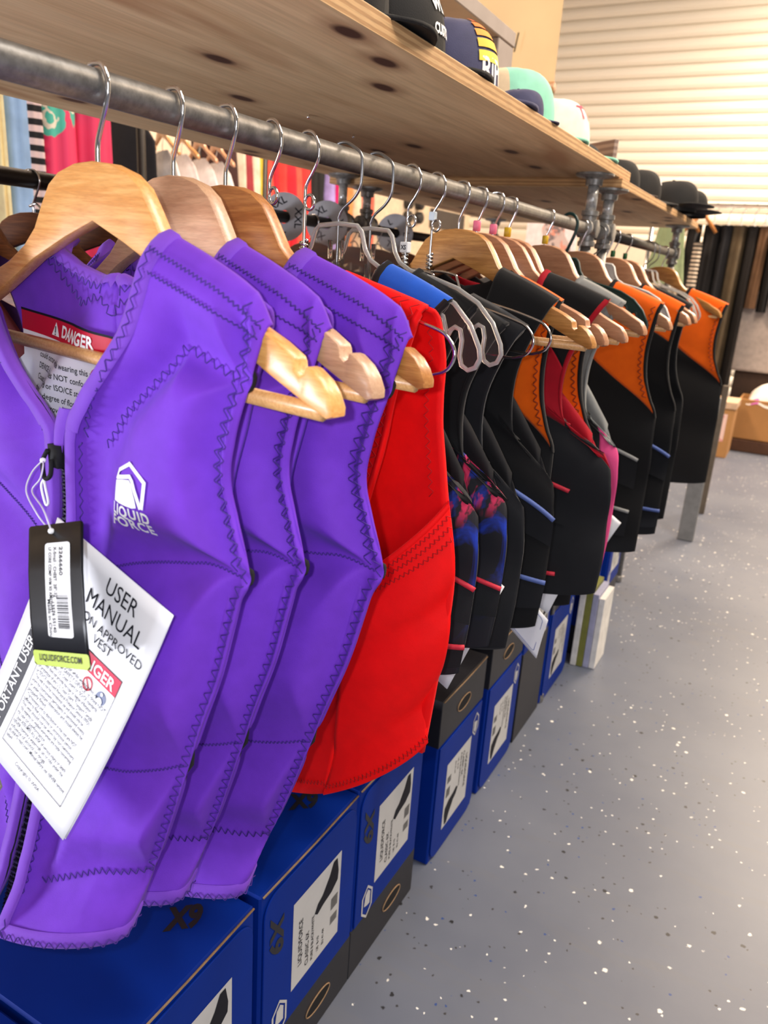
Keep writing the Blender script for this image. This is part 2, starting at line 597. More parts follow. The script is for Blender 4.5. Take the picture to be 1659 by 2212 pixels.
# ------------------------------------------------------------------ plywood and pipe racks
def flange(parent, x, y, z, name='floor_flange'):
    b = MB()
    M = Matrix.Translation((x, y, z)) @ Matrix.Rotation(PI, 4, 'X')
    b.lathe([(0.0375, 0), (0.0375, 0.004), (0.034, 0.006), (0.02, 0.008), (0.017, 0.011), (0.0165, 0.021), (0.0155, 0.022)], 24, M)
    part(name, b, FIT, parent, sharp=40)

def cross_fit(parent, x, y, z):
    b = MB()
    for ax in ('X', 'Y', 'Z'):
        R_ = {'X': Matrix.Rotation(PI / 2, 4, 'Y'), 'Y': Matrix.Rotation(PI / 2, 4, 'X'), 'Z': Matrix.Identity(4)}[ax]
        L = 0.02 if ax == 'X' else 0.034
        b.lathe([(0.0150, -L), (0.0172, -L + 0.001), (0.0172, -L + 0.009), (0.0145, -L + 0.011), (0.0145, L - 0.011), (0.0172, L - 0.009), (0.0172, L - 0.001), (0.0150, L)], 20, Matrix.Translation((x, y, z)) @ R_)
    part('cross_fitting', b, FIT, parent, sharp=40)

def post(parent, x, y, ztop):
    b = MB()
    b.tube([(x, y, ztop - 0.022), (x, y, PZ + 0.03)], 0.0108, 14)
    part('nipple', b, NIPPLE, parent)
    part('post', MB().tube([(x, y, PZ - 0.03), (x, y, 0.008)], 0.0106, 14), FIT, parent)
    part('foot_cap', MB().lathe([(0.012, 0), (0.0135, 0.002), (0.0135, 0.02), (0.011, 0.024)], 18, Matrix.Translation((x, y, 0))), FIT, parent)

def board(parent, x0, x1, y0, y1, z0, th):
    me = rbox((x1 - x0, y1 - y0, th), 0.0012, 1)
    me.materials.append(PLY)
    me.materials.append(PLYE)
    for p in me.polygons:
        p.material_index = 0 if abs(p.normal.z) > 0.7 else 1
    o = link('plywood_board', me, parent, ((x0 + x1) / 2, (y0 + y1) / 2, z0 + th / 2))
    return o

rack = thing('pipe_rack', 'near rack of knotty plywood shelf on galvanised pipe, purple and red vests hanging under it', 'clothes rack', group='plywood and pipe racks')
Z1 = EYE + 0.2014
board(rack, -1.1, -0.405, -0.75, 1.795, Z1, 0.021)
part('hanging_pipe', MB().tube([(PX, -0.72, PZ), (PX, 1.66, PZ)], 0.0107, 18), PIPE, rack)
RX = -1.05
part('rear_pipe', MB().tube([(RX, -0.72, EYE + 0.088), (RX, 1.69, EYE + 0.088)], 0.0125, 14), BPIPE, rack)
for x, y in ((PX, 1.645), (RX, 1.685), (PX, -0.6), (RX, -0.6)):
    flange(rack, x, y, Z1)
    cross_fit(rack, x, y, PZ)
    post(rack, x, y, Z1)
rack2 = thing('pipe_rack', 'far rack of plywood shelf on pipe, beginning at the cross fitting and holding orange vests', 'clothes rack', group='plywood and pipe racks')
Z2 = EYE + 0.183
board(rack2, -1.1, -0.398, 1.70, 2.83, Z2, 0.018)
part('hanging_pipe', MB().tube([(PX, 1.69, PZ), (PX, 2.75, PZ)], 0.0118, 18), BPIPE, rack2)
part('rear_pipe', MB().tube([(RX, 1.71, EYE + 0.088), (RX, 2.75, EYE + 0.088)], 0.0125, 14), BPIPE, rack2)
for x, y in ((-0.428, 1.735), (-1.035, 1.775), (PX, 2.70), (RX, 2.70)):
    flange(rack2, x, y, Z2)
    cross_fit(rack2, x, y, PZ)
    post(rack2, x, y, Z2)
for x, y in ((-0.958, 0.997), (-0.973, 1.135), (-0.970, 1.346), (-0.70, 1.02), (-0.72, 1.18)):
    b = MB().lathe([(0.0022, 0), (0.0026, 0.002), (0.0016, 0.005)], 8, Matrix.Translation((x, y, Z1 - 0.005)))
    part('screw_tip', b, CHROME, rack)

# ------------------------------------------------------------------ hangers (root at the pipe axis, x across, -y towards the viewer)
NECK = -0.045
HALF = [(0.0, NECK), (0.020, -0.0465), (0.040, -0.052), (0.053, -0.060), (0.064, -0.074), (0.075, -0.090), (0.091, -0.103), (0.115, -0.116), (0.150, -0.129),
        (0.179, -0.1395), (0.1925, -0.1462), (0.1942, -0.1490), (0.1952, -0.1540), (0.1985, -0.1562), (0.2016, -0.1545), (0.2026, -0.1508), (0.2060, -0.1512), (0.2150, -0.1565), (0.2210, -0.1630), (0.2250, -0.1705), (0.2250, -0.1755), (0.2200, -0.1775),
        (0.200, -0.1700), (0.170, -0.158), (0.130, -0.139), (0.079, -0.1125), (0.035, -0.095), (0.0, -0.083)]
HALF_PLAIN = [p for p in HALF if not (0.1920 < p[0] < 0.2075 and p[1] < -0.147 and p[1] > -0.158)]

def wood_hanger_mesh(notched=True, sx=1.0, bend=0.0):
    h = HALF if notched else HALF_PLAIN
    out = [(x * sx, z) for x, z in h] + [(-x * sx, z) for x, z in reversed(h[1:-1])]
    bm = bmesh.new()
    # rows of verts front and back along the outline, filled by triangulation, so that the arms can be bent forward
    me = prism(out, 0.0125, 0.0021, 2)
    for v in me.vertices:
        v.co.y -= bend * (v.co.x ** 2) * 4.0 * 0.25
    bm.free()
    return me

HM = {}
def hook_pts(top=0.0133):
    r = top
    return [(0, 0, NECK - 0.004), (0.0005, 0, NECK + 0.010), (0.004, 0, -0.026), (r * 0.75, 0, -0.014), (r * 1.03, 0, -0.004), (r, 0, 0.004), (r * 0.66, 0, 0.0115), (0, 0, r), (-r * 0.66, 0, 0.0115), (-r * 0.95, 0, 0.006)]

def wood_hanger(y, yaw, mat, label, notched=True, collar=None, x=PX, bar=True, group='wooden hangers on the front pipe', z=PZ, roll=0.0, sx=1.0):
    t = thing('wooden_hanger', label, 'hanger', (x, y, z), math.radians(yaw), group)
    t.rotation_euler = (0, math.radians(roll), math.radians(yaw))
    key = ('w', notched, mat.name, sx)
    if key not in HM:
        HM[key] = wood_hanger_mesh(notched, sx)
        HM[key].materials.append(mat)
    link('hanger_body', HM[key], t)
    if 'hook' not in HM:
        HM['hook'] = MB().tube(smooth_curve(hook_pts(), 36), 0.0017, 10).mesh('hook', CHROME)
    link('hook', HM['hook'], t)
    if bar:
        k = ('bar', sx)
        if k not in HM:
            HM[k] = MB().tube([(-0.213 * sx, 0.0, -0.1755), (0, 0.0, -0.1765), (0.213 * sx, 0.0, -0.1755)], 0.0052, 12).mesh('bar', DOWEL)
        link('bar', HM[k], t)
    if collar:
        cb = MB().lathe([(0.0045, NECK + 0.001), (0.0055, NECK + 0.002), (0.0055, NECK + 0.014), (0.0045, NECK + 0.015)], 14)
        part('size_collar', cb, collar, t)
    return t

def wire_hanger(y, yaw, label, clip=None, size_tag=None, group='chrome wire hangers'):
    t = thing('wire_hanger', label, 'hanger', (PX, y, PZ), math.radians(yaw), group)
    if 'wh' not in HM:
        hk = [(-0.010, 0, 0.009), (-0.004, 0, 0.0128), (0.004, 0, 0.0132), (0.011, 0, 0.0095), (0.0165, 0, 0.001), (0.0165, 0, -0.010), (0.0105, 0, -0.020), (0.003, 0, -0.029), (0.0, 0, -0.037), (0, 0, -0.06), (0, 0, -0.096)]
        HM['wh'] = MB().tube(smooth_curve(hk, 44), 0.0016, 10).mesh('hook', CHROME)
        lp = [(0.0075 + 0.0065 * math.cos(a), -0.001, -0.047 + 0.0065 * math.sin(a)) for a in [2 * PI * i / 20 for i in range(20)]]
        HM['wl'] = MB().tube(lp, 0.0015, 8, closed=True).mesh('loop', CHROME)
        co_ = [(0.0033 * math.cos(a), 0.0033 * math.sin(a), -0.080 - 0.0045 * a / (2 * PI)) for a in [2 * PI * i / 14 for i in range(14 * 4)]]
        HM['wc'] = MB().tube(co_, 0.0014, 8).mesh('twisted_wire', CHROME)
        half = [(0, -0.1015), (0.020, -0.1005), (0.044, -0.1035), (0.048, -0.108), (0.055, -0.121), (0.062, -0.126), (0.085, -0.130), (0.13, -0.137), (0.168, -0.145)]
        ring = [(0.168 + 0.0 , -0.145), (0.182, -0.1495), (0.191, -0.158), (0.193, -0.167), (0.187, -0.177), (0.176, -0.182), (0.160, -0.184)]
        pts = [(x, 0, z) for x, z in half + ring[1:]] + [(0.1, 0, -0.182), (0, 0, -0.181)]
        full = pts + [(-x, y_, z) for x, y_, z in reversed(pts[1:-1])]
        HM['wb'] = MB().tube(smooth_curve(full + [full[0]], 150), 0.00165, 8).mesh('frame', CHROME)
    link('hook', HM['wh'], t)
    link('loop', HM['wl'], t)
    link('twisted_wire', HM['wc'], t)
    link('frame', HM['wb'], t)
    if clip:
        solid('size_clip', rbox((0.009, 0.006, 0.010), 0.001), clip, t, (0, 0, -0.036))
    if size_tag:
        st = solid('size_clip', rbox((0.012, 0.007, 0.012), 0.001), WHITE, t, (0, 0, -0.076))
        vs, fs = text_mesh(size_tag, 0.007, bold=0.0002)
        part('lettering', print_on(MB(), vs, fs, lambda x, y_: (x, -0.0037, y_ - 0.0025)), INK, st)
    return t

def clear_hanger(y, yaw, label, hooked=True, tint=None, group='clear plastic hangers', z=PZ, wire=None, sx=1.0):
    t = thing('plastic_hanger', label, 'hanger', (PX, y, z), math.radians(yaw), group)
    half = [(0.0, -0.061), (0.028, -0.063), (0.034, -0.068), (0.040, -0.084), (0.048, -0.094), (0.065, -0.102), (0.10, -0.108), (0.130, -0.115), (0.158, -0.127), (0.178, -0.144), (0.190, -0.163), (0.192, -0.172), (0.188, -0.180), (0.180, -0.1835), (0.172, -0.180), (0.169, -0.172), (0.170, -0.158), (0.167, -0.149), (0.161, -0.147), (0.156, -0.150), (0.154, -0.156)]
    inner = [(0.150, -0.150), (0.146, -0.139), (0.12, -0.128), (0.08, -0.121), (0.045, -0.118), (0.02, -0.122), (0.0, -0.128)]
    mat = tint or CLEAR
    k = ('cl', mat.name, sx)
    if k not in HM:
        o_ = [(x * sx, z_) for x, z_ in half + inner]
        out = o_ + [(-x, z_) for x, z_ in reversed(o_[1:-1])]
        HM[k] = prism(out, 0.0018, 0.0)
        HM[k].materials.append(mat)
        rim = [(x, 0, z_) for x, z_ in out]
        HM[k, 'r'] = MB().tube(rim, 0.0024, 8, closed=True).mesh('rim', CLEAR_RIM if mat is CLEAR else mat)
    link('hanger_body', HM[k], t)
    link('rim', HM[k, 'r'], t)
    if hooked:
        hk = [(-0.010, 0, 0.009), (-0.004, 0, 0.0128), (0.006, 0, 0.0132), (0.016, 0, 0.0095), (0.027, 0, 0.003), (0.030, 0, -0.006), (0.030, 0, -0.020), (0.028, 0, -0.029), (0.020, 0, -0.038), (0.006, 0, -0.047), (0.001, 0, -0.054), (0, 0, -0.062), (0, 0, -0.112)]
        if 'ch' not in HM:
            HM['ch'] = MB().tube(smooth_curve(hk, 50), 0.0015, 10).mesh('hook', DULLWIRE)
            sl_ = MB()
            for sx_ in (-1, 1):
                sl_.box((sx_ * 0.0085, -0.002, -0.086), (0.003, 0.004, 0.018))
            sl_.box((0, -0.0005, -0.108), (0.006, 0.005, 0.02))
            HM['cs'] = sl_.mesh('hook_socket', CLEAR)
        link('hook', HM['ch'], t)
        link('hook_socket', HM['cs'], t)
    return t

# ------------------------------------------------------------------ vest surfaces
class Loft:
    """surface between an inner and an outer control curve, rounded across like a torso"""
    def __init__(s, I, O, K, puff=None, sgn=1, over=1.0):
        s.I, s.O, s.K, s.puff, s.sgn, s.over = I, O, K, puff, sgn, over
    def base(s, p, q):
        a, b = cr(s.I, q), cr(s.O, q)
        x = q * (len(s.K) - 1)
        i = min(int(x), len(s.K) - 2)
        k = s.K[i] + (s.K[i + 1] - s.K[i]) * (x - i)
        pe = (1 - k) * p + k * math.sin(p * PI / 2)
        ve = (1 - k) * (1 - p) + k * math.cos(p * PI / 2)
        over = 0.0105 * min(1.0, math.sqrt(max(q, 0.0) / 0.035)) * max(0.0, 1 - q / 0.33) * s.over
        return Vector((a.x + (b.x - a.x) * pe, b.y + (a.y - b.y) * ve + over * s.sgn, a.z + (b.z - a.z) * p + 0.006 * max(0.0, 1 - q / 0.12)))
    def normal(s, p, q):
        e = 0.012
        d1 = s.base(min(p + e, 1), q) - s.base(max(p - e, 0), q)
        d2 = s.base(p, min(q + e, 1)) - s.base(p, max(q - e, 0))
        n = d2.cross(d1)
        n = n.normalized() if n.length > 1e-9 else Vector((0, 1, 0))
        return n * -s.sgn
    def at(s, p, q, off=0.0):
        P, N = s.base(p, q), s.normal(p, q)
        d = (s.puff(p, q, P) if s.puff else 0.0) + off
        return P + N * d

def L2(v, mirror=False):
    """(across, towards viewer, up) to object axes"""
    return (-v.x if mirror else v.x, -v.y, v.z)

def seg_dist(p, a, b):
    (px, py), (ax, ay), (bx, by) = p, a, b
    dx, dy = bx - ax, by - ay
    l2 = dx * dx + dy * dy
    t = 0 if l2 == 0 else max(0, min(1, ((px - ax) * dx + (py - ay) * dy) / l2))
    return math.hypot(px - ax - t * dx, py - ay - t * dy)

def make_puff(grooves, high, width, edge=(True, True), seed=0.0, wr=0.0015, low=0.4):
    G = [[(p * 0.16, q * 0.52) for p, q in g] for g in grooves]
    def f(p, q, P):
        x, y = p * 0.16, q * 0.52
        d = 1e9
        for g in G:
            for a, b in zip(g, g[1:]):
                d = min(d, seg_dist((x, y), a, b))
        if edge[1]:
            d = min(d, (1 - p) * 0.16 + 0.006)
        if edge[0]:
            d = min(d, p * 0.16 + 0.006)
        h = high * (1 - math.exp(-(d / width) ** 2)) - high * low
        n = noise.noise(Vector((P.x * 11 + seed, P.y * 11, P.z * 11))) * wr + noise.noise(Vector((P.x * 34 + seed, P.y * 30, P.z * 26 + 3))) * wr * 0.3
        return h + n
    return f

def panel(name, S, parent, mats, pr=(0, 1), qf=None, nu=24, nv=40, mirror=False, th=0.0042, sgn=1):
    """a thick cloth panel over part of a loft; qf(p) gives the start and end rows"""
    qf = qf or (lambda p: (0.0, 1.0))
    mb = MB()
    def fn(a, b):
        p = pr[0] + (pr[1] - pr[0]) * a
        q0, q1 = qf(p)
        return L2(S.at(p, q0 + (q1 - q0) * b ** 1.35), mirror)
    flip = (S.sgn < 0) ^ mirror
    mb.grid(fn, nu, nv, flip=not flip)
    me = mb.mesh(name, mats)
    o = link(name, me, parent)
    if th:
        md = o.modifiers.new('thickness', 'SOLIDIFY')
        md.thickness = th
        md.offset = -1
        if len(mats) > 1:
            md.material_offset_rim = 1
            md.material_offset = 2 if len(mats) > 2 else 0
    return o

def strip(name, S, path, width, parent, mat, mirror=False, side=(1, 0), h=0.0014, th=0.006):
    """folded binding lying along a (p, q) path at the cloth's edge; side points into the cloth"""
    mb = MB()
    rows = []
    for i, (p, q) in enumerate(path):
        P = S.at(p, q)
        N = S.normal(p, q)
        e = 0.03
        T = S.at(min(max(p + side[0] * e, 0), 1), min(max(q + side[1] * e, 0), 1)) - P
        T = T - N * T.dot(N)
        T.normalize()
        rows.append([P - N * (th + h) + T * width * 0.7, P - N * (th + h) - T * h * 0.4, P - N * th * 0.5 - T * h * 1.6, P - T * h * 0.6 + N * h * 0.7, P + T * h + N * h * 1.3, P + T * width * 0.85 + N * h * 1.1, P + T * width - N * 0.0004])
    k = len(rows[0])
    vs = [L2(v, mirror) for r in rows for v in r]
    fs = []
    for i in range(len(rows) - 1):
        for j in range(k - 1):
            a = i * k + j
            f_ = (a, a + 1, a + k + 1, a + k)
            fs.append(f_)
    mb.add(vs, fs)
    return part(name, mb, mat, parent)

def surf_path(S, path, n):
    """resample a (p, q) path to n even steps, giving (point, normal, tangent)"""
    pts, acc = [], [0.0]
    fine = []
    for (a, b) in zip(path, path[1:]):
        m = 24
        for i in range(m):
            fine.append((a[0] + (b[0] - a[0]) * i / m, a[1] + (b[1] - a[1]) * i / m))
    fine.append(path[-1])
    P = [S.at(p, q) for p, q in fine]
    for a, b in zip(P, P[1:]):
        acc.append(acc[-1] + (b - a).length)
    return fine, P, acc

def zigzag(mb, S, path, amp, pitch, r=0.00045, off=0.0018, mirror=False, n=4):
    fine, P, acc = surf_path(S, path, 0)
    steps = max(2, int(acc[-1] / (pitch / 2)))
    out, j = [], 0
    for i in range(steps + 1):
        d = acc[-1] * i / steps
        while j < len(acc) - 2 and acc[j + 1] < d:
            j += 1
        f = (d - acc[j]) / max(1e-9, acc[j + 1] - acc[j])
        p = fine[j][0] + (fine[j + 1][0] - fine[j][0]) * f
        q = fine[j][1] + (fine[j + 1][1] - fine[j][1]) * f
        X = P[j].lerp(P[j + 1], f)
        N = S.normal(p, q)
        T = (P[j + 1] - P[j])
        T = T.normalized() if T.length > 1e-9 else Vector((0, 0, 1))
        B = N.cross(T)
        s_ = amp if i % 2 else -amp
        out.append(Vector(L2(X + N * off + B * s_ * (0.85 + 0.3 * random.random()), mirror)))
        if i < steps:   # short run along the edge of each stitch gives the flat-topped look
            out.append(Vector(L2(X + N * (off + 0.0004) + B * s_ * 0.9 + T * pitch * 0.10, mirror)))
    mb.tube(out, r, n)
    return mb

def run_tube(S, path, r, off, mirror=False, n=6, mb=None):
    fine, P, acc = surf_path(S, path, 0)
    mb = mb or MB()
    mb.tube([Vector(L2(P[i] + S.normal(*fine[i]) * off, mirror)) for i in range(0, len(fine), 2)], r, n)
    return mb

# ---- the purple vest
PI_R = [(0.083, 0.004, -0.058), (0.075, 0.018, -0.098), (0.055, 0.027, -0.126), (0.031, 0.033, -0.150), (0.013, 0.036, -0.172), (0.009, 0.037, -0.195), (0.009, 0.040, -0.250), (0.009, 0.056, -0.345), (0.009, 0.081, -0.458), (0.009, 0.106, -0.535), (0.009, 0.111, -0.556)]
PO_R = [(0.170, 0.002, -0.091), (0.164, 0.012, -0.124), (0.157, 0.020, -0.158), (0.155, 0.024, -0.190), (0.172, 0.025, -0.240), (0.166, 0.028, -0.264), (0.154, 0.033, -0.318), (0.141, 0.038, -0.364), (0.115, 0.045, -0.460), (0.097, 0.052, -0.522), (0.094, 0.053, -0.535)]
PI_L = [(0.118, 0.010, -0.058), (0.090, 0.020, -0.100), (0.062, 0.028, -0.130), (0.034, 0.033, -0.155), (0.012, 0.036, -0.175)] + PI_R[5:]
PO_L = [(0.188, 0.004, -0.098)] + PO_R[1:]
PK = [0.15, 0.25, 0.35, 0.4, 0.5, 0.6, 0.65, 0.65, 0.62, 0.6, 0.6]
BI = [(0.083, -0.001, -0.058), (0.060, -0.008, -0.066), (0.038, -0.012, -0.0715), (0.018, -0.014, -0.0748), (0.0, -0.014, -0.0760), (0.0, -0.012, -0.125), (0.0, -0.004, -0.205), (0.0, 0.012, -0.305), (0.0, 0.034, -0.43), (0.0, 0.052, -0.515), (0.0, 0.056, -0.535)]
BO = [(0.158, -0.002, -0.088), (0.140, -0.007, -0.124), (0.130, -0.010, -0.160), (0.128, -0.004, -0.200), (0.150, 0.012, -0.245)] + [(x - 0.009, y - 0.006, z) for x, y, z in PO_R[5:]]
BK = [0.1, 0.1, 0.1, 0.15, 0.2, 0.3, 0.3, 0.3, 0.3, 0.3, 0.3]
GR = [[(1.0, 0.10), (0.80, 0.105), (0.38, 0.10), (0.27, 0.20), (0.20, 0.30), (0.14, 0.42), (0.13, 0.60), (0.13, 0.84)],
      [(1.0, 0.41), (0.62, 0.515), (0.13, 0.62)], [(0.97, 0.73), (0.5, 0.752), (0.13, 0.765)], [(0.13, 0.868), (0.5, 0.842), (0.97, 0.838)],
      [(0.86, 0.06), (0.86, 0.36), (0.91, 0.46), (0.93, 0.84)]]
PUFF = make_puff(GR, 0.0190, 0.021, (False, True), 1.7)
S_R = Loft(PI_R, PO_R, PK, PUFF)
S_L = Loft(PI_L, PO_L, PK, PUFF)
S_B = Loft(BI, BO, BK, make_puff([[(0, 0.46), (1, 0.40)]], 0.004, 0.02, (False, False), 4.2), -1)
def lin_path(p0, q0, p1, q1, n):
    return [(p0 + (p1 - p0) * i / n, q0 + (q1 - q0) * i / n) for i in range(n + 1)]

def stitched_front(S, t, mirror, rich=True):
    st = MB()
    zigzag(st, S, lin_path(0.055, 0.02, 0.07, 0.40, 6), 0.0024, 0.0090, off=0.003, mirror=mirror)
    for pp in (0.955, 0.865):
        zigzag(st, S, [(pp, 0.012), (pp, 0.12), (pp, 0.25), (pp, 0.36), (pp + 0.01, 0.43)], 0.0025, 0.0088, off=0.0022, mirror=mirror)
    zigzag(st, S, [(0.955, 0.44), (0.94, 0.55), (0.93, 0.70), (0.93, 0.84)], 0.0026, 0.0092, off=0.0022, mirror=mirror)
    zigzag(st, S, [(0.13, 0.868), (0.5, 0.842), (0.99, 0.838)], 0.0022, 0.0055, off=0.0022, mirror=mirror)
    zigzag(st, S, [(0.86, 0.105), (0.60, 0.104), (0.38, 0.10), (0.32, 0.15), (0.27, 0.20), (0.20, 0.30), (0.14, 0.40)], 0.0024, 0.0080, off=0.0022, mirror=mirror)
    zigzag(st, S, [(1.0, 0.958), (0.5, 0.958), (0.02, 0.958)], 0.0026, 0.0085, off=0.0030, mirror=mirror)
    for g in ([(0.93, 0.43), (0.62, 0.515), (0.13, 0.62)], [(0.92, 0.731), (0.5, 0.752), (0.13, 0.765)]):
        zigzag(st, S, g, 0.0007, 0.0034, r=0.00045, off=0.0008, mirror=mirror)
    zigzag(st, S, [(0.055, 0.43), (0.055, 0.6), (0.055, 0.97)], 0.0016, 0.0085, off=0.0030, mirror=mirror)
    zigzag(st, S, [(0.02, 0.022), (0.98, 0.022)], 0.0014, 0.0036, off=0.0016, mirror=mirror)
    zigzag(st, S, [(0.02, 0.040), (0.98, 0.040)], 0.0009, 0.0034, off=0.0012, mirror=mirror)
    o = part('stitching', st, THREAD, t)
    o['kind'] = 'stuff'

MESHES = {}
def purple_vest(y, yaw, label, sx=1.0, sz=1.0, proto=None):
    t = thing('neoprene_vest', label, 'vest', (PX, y, PZ + NECK), math.radians(yaw), 'purple comp vests')
    t.scale = (sx, 1, sz)
    if proto:
        for ch in proto.children:
            if ch.name.split('.')[0] in ('warning_label', 'zip_pull', 'chest_logo', 'zip_slider'):
                continue
            c = ch.copy(); C.objects.link(c); c.parent = t
        return t
    mats = [PURPLE, LINING, PURPLE]  # black rim colour also stands in for the thin shadow along panel edges
    panel('front_panel', S_R, t, mats, nu=64, nv=150)
    panel('front_panel', S_L, t, mats, nu=48, nv=110, mirror=True)
    bm_ = [PURPLE, PURPLE]
    panel('back_panel', S_B, t, bm_, nu=28, nv=50)
    panel('back_panel', S_B, t, bm_, nu=28, nv=50, mirror=True)
    for S, mir in ((S_R, False), (S_L, True)):
        strip('neck_binding', S, lin_path(0, 0.0, 0, 0.40, 50), 0.0115, t, PURPLE_BIND, mir)
        strip('zip_placket', S, lin_path(0, 0.40, 0, 1.0, 60), 0.0095, t, PURPLE_BIND, mir)
        strip('hem_binding', S, lin_path(0, 1.0, 1.0, 1.0, 40), 0.0115, t, PURPLE_BIND, mir, side=(0, -1))
        stitched_front(S, t, mir)
    for mir in (False, True):
        o = strip('neck_binding', S_B, lin_path(0, 0.0, 0, 0.40, 40), 0.012, t, PURPLE_BIND, mir)
        bs = MB()
        SBI = Loft(BI, BO, BK, lambda p, q, P: -0.0075, -1)
        zigzag(bs, SBI, [(0.06, 0.03), (0.06, 0.2), (0.06, 0.395)], 0.0024, 0.0090, off=-0.0012, mirror=mir)
        zigzag(bs, SBI, [(0.13, 0.05), (0.16, 0.2), (0.17, 0.32), (0.02, 0.455)], 0.0024, 0.0080, off=-0.0006, mirror=mir)
        so = part('stitching', bs, THREAD, t)
        so['kind'] = 'stuff'
    # zip: tape, teeth, garage flap
    tape = MB()
    Zc = lambda q: cr(PI_R, q)
    tape.grid(lambda a, b: L2(Zc(0.42 + 0.58 * b) + Vector((-0.009 + 0.011 * (2 * a - 1), -0.0045, 0))), 2, 60)
    part('zip_tape', tape, LINING, t)
    th = MB()
    for i in range(108):
        q = 0.44 + 0.555 * i / 107
        P = Zc(q)
        for sgn in (-1, 1):
            th.box(L2(Vector((sgn * 0.0022, P.y - 0.0012 + (0.0006 if i % 2 else 0), P.z + (0.0012 if sgn > 0 else 0)))), (0.0050, 0.0030, 0.0016))
    o = part('zip_teeth', th, plain('zip_teeth_nylon', (20, 20, 30), 0.25), t, smooth=False)
    o['kind'] = 'stuff'
    fl = MB()
    for k in (0, 1):
        fl.grid(lambda a, b: L2(cr(PI_R, 0.375 + 0.125 * b) + Vector((-0.012 + 0.016 * (a - 0.5) * (1 - 0.35 * b) - 0.004 * b + 0.004, 0.0035 + 0.003 * math.sin(PI * a) - 0.0022 * k, 0.006 * (1 - b)))), 8, 14, flip=bool(k))
    part('zip_garage', fl, PURPLE_BIND, t)
    return t

V1 = purple_vest(0.397, -9, 'foremost purple neoprene vest, with white manual and black swing tag hanging on its front')
# ---- printing on the first vest
f0 = [c for c in V1.children if c.name.startswith('front_panel')][0]
bv = BVHTree.FromPolygons([v.co.copy() for v in f0.data.vertices], [tuple(p.vertices) for p in f0.data.polygons])
def on_front(x, z, off=0.0011):
    h = bv.ray_cast(Vector((x, -0.4, z)), Vector((0, 1, 0)))
    return (x, (h[0].y if h[0] else -0.05) - off, z)

def poly_print(mb, outline, fn, step=0.004):
    """fill a simple outline with triangles fine enough to drape"""
    bm = bmesh.new()
    f = bm.faces.new([bm.verts.new((x, y, 0)) for x, y in outline])
    bmesh.ops.triangulate(bm, faces=[f])
    bmesh.ops.subdivide_edges(bm, edges=[e for e in bm.edges if e.calc_length() > step * 1.5], cuts=2, use_grid_fill=True)
    bmesh.ops.triangulate(bm, faces=bm.faces[:])
    bm.verts.index_update()
    mb.add([fn(v.co.x, v.co.y) for v in bm.verts], [tuple(v.index for v in f.verts) for f in bm.faces])
    bm.free()

def band_print(mb, line, wd, fn, closed=False):
    pts = [Vector((x, y)) for x, y in line]
    n = len(pts)
    L_, R_ = [], []
    for i, p in enumerate(pts):
        a = pts[i - 1] if (i > 0 or closed) else p
        c = pts[(i + 1) % n] if (i < n - 1 or closed) else p
        d1, d2 = (p - a), (c - p)
        d1 = d1.normalized() if d1.length else d2.normalized()
        d2 = d2.normalized() if d2.length else d1
        tt = (d1 + d2).normalized()
        nn = Vector((-tt.y, tt.x))
        k = 1 / max(0.5, nn.dot(Vector((-d1.y, d1.x))))
        L_.append(p + nn * wd / 2 * k)
        R_.append(p - nn * wd / 2 * k)
    vs = [fn(*v) for v in L_] + [fn(*v) for v in R_]
    fs = [(i, (i + 1) % n, n + (i + 1) % n, n + i) for i in range(n if closed else n - 1)]
    mb.add(vs, fs)

lg = MB()
LX, LZ, LS = 0.086, -0.197, 0.00040     # logo centre, unit
def logo_at(x, y):
    return on_front(LX + x * LS * 1.18, LZ + y * LS)
HEX = [(-37, -28), (-34, 16), (0, 36), (35, 12), (31, -35), (25, -35), (22, -29), (10, -4), (2, 9), (-34, -3)]
band_print(lg, [(-36, 0), (-34, 15), (0, 34), (33, 11), (29, -33)], 6.5, logo_at)
band_print(lg, [(-36, 3), (-15, 9), (2, 14), (8, 8), (14, -6), (22, -22), (27, -33)], 6.5, logo_at)
poly_print(lg, [(-38, -2), (-18, 4), (1, 8), (6, 3), (10, -8), (15, -20), (19, -33), (10, -36), (-38, -36)], logo_at)
for txt, yy in (('LIQUID', -56), ('FORCE', -76)):
    vs, fs = text_mesh(txt, 25, bold=0.8, xs=1.0, spacing=1.14)
    wmax = max(x for x, _ in vs) - min(x for x, _ in vs)
    k = 84 / wmax
    print_on(lg, [(x * k, y + yy) for x, y in vs], fs, logo_at)
part('chest_logo', lg, WHITE, V1)

# warning label sewn inside the back
lab = MB()
SBI = Loft(BI, BO, BK, S_B.puff, -1)
bb = [c for c in V1.children if c.name.startswith('back_panel')]
bbv = []
for c in bb:
    bbv.append(BVHTree.FromPolygons([v.co.copy() for v in c.data.vertices], [tuple(p.vertices) for p in c.data.polygons]))
def on_back(x, z, off=0.0085):
    for t_ in bbv:
        h = t_.ray_cast(Vector((x, -0.2, z)), Vector((0, 1, 0)))
        if h[0]:
            return (x, h[0].y - off, z)
    return (x, 0.010 - off, z)
ang = math.radians(-4.5)
def lab_at(x, y, off=0.0085):
    X = -0.045 + x * math.cos(ang) - y * math.sin(ang)
    Z = -0.1115 + x * math.sin(ang) + y * math.cos(ang)
    return on_back(X, Z, off)
rect_flat(lab, lab_at, -0.085, -0.10, 0.085, 0.0, 24, 16)
wlab = part('warning_label', lab, PAPER, V1)
wlab['label'] = 'white sewn-in danger label with red band'
rb_ = MB()
rect_flat(rb_, lambda x, y: lab_at(x, y, 0.0090), -0.085, -0.0165, 0.085, 0.0, 24, 3)
part('red_band', rb_, DANGER, wlab)
bl_ = MB()
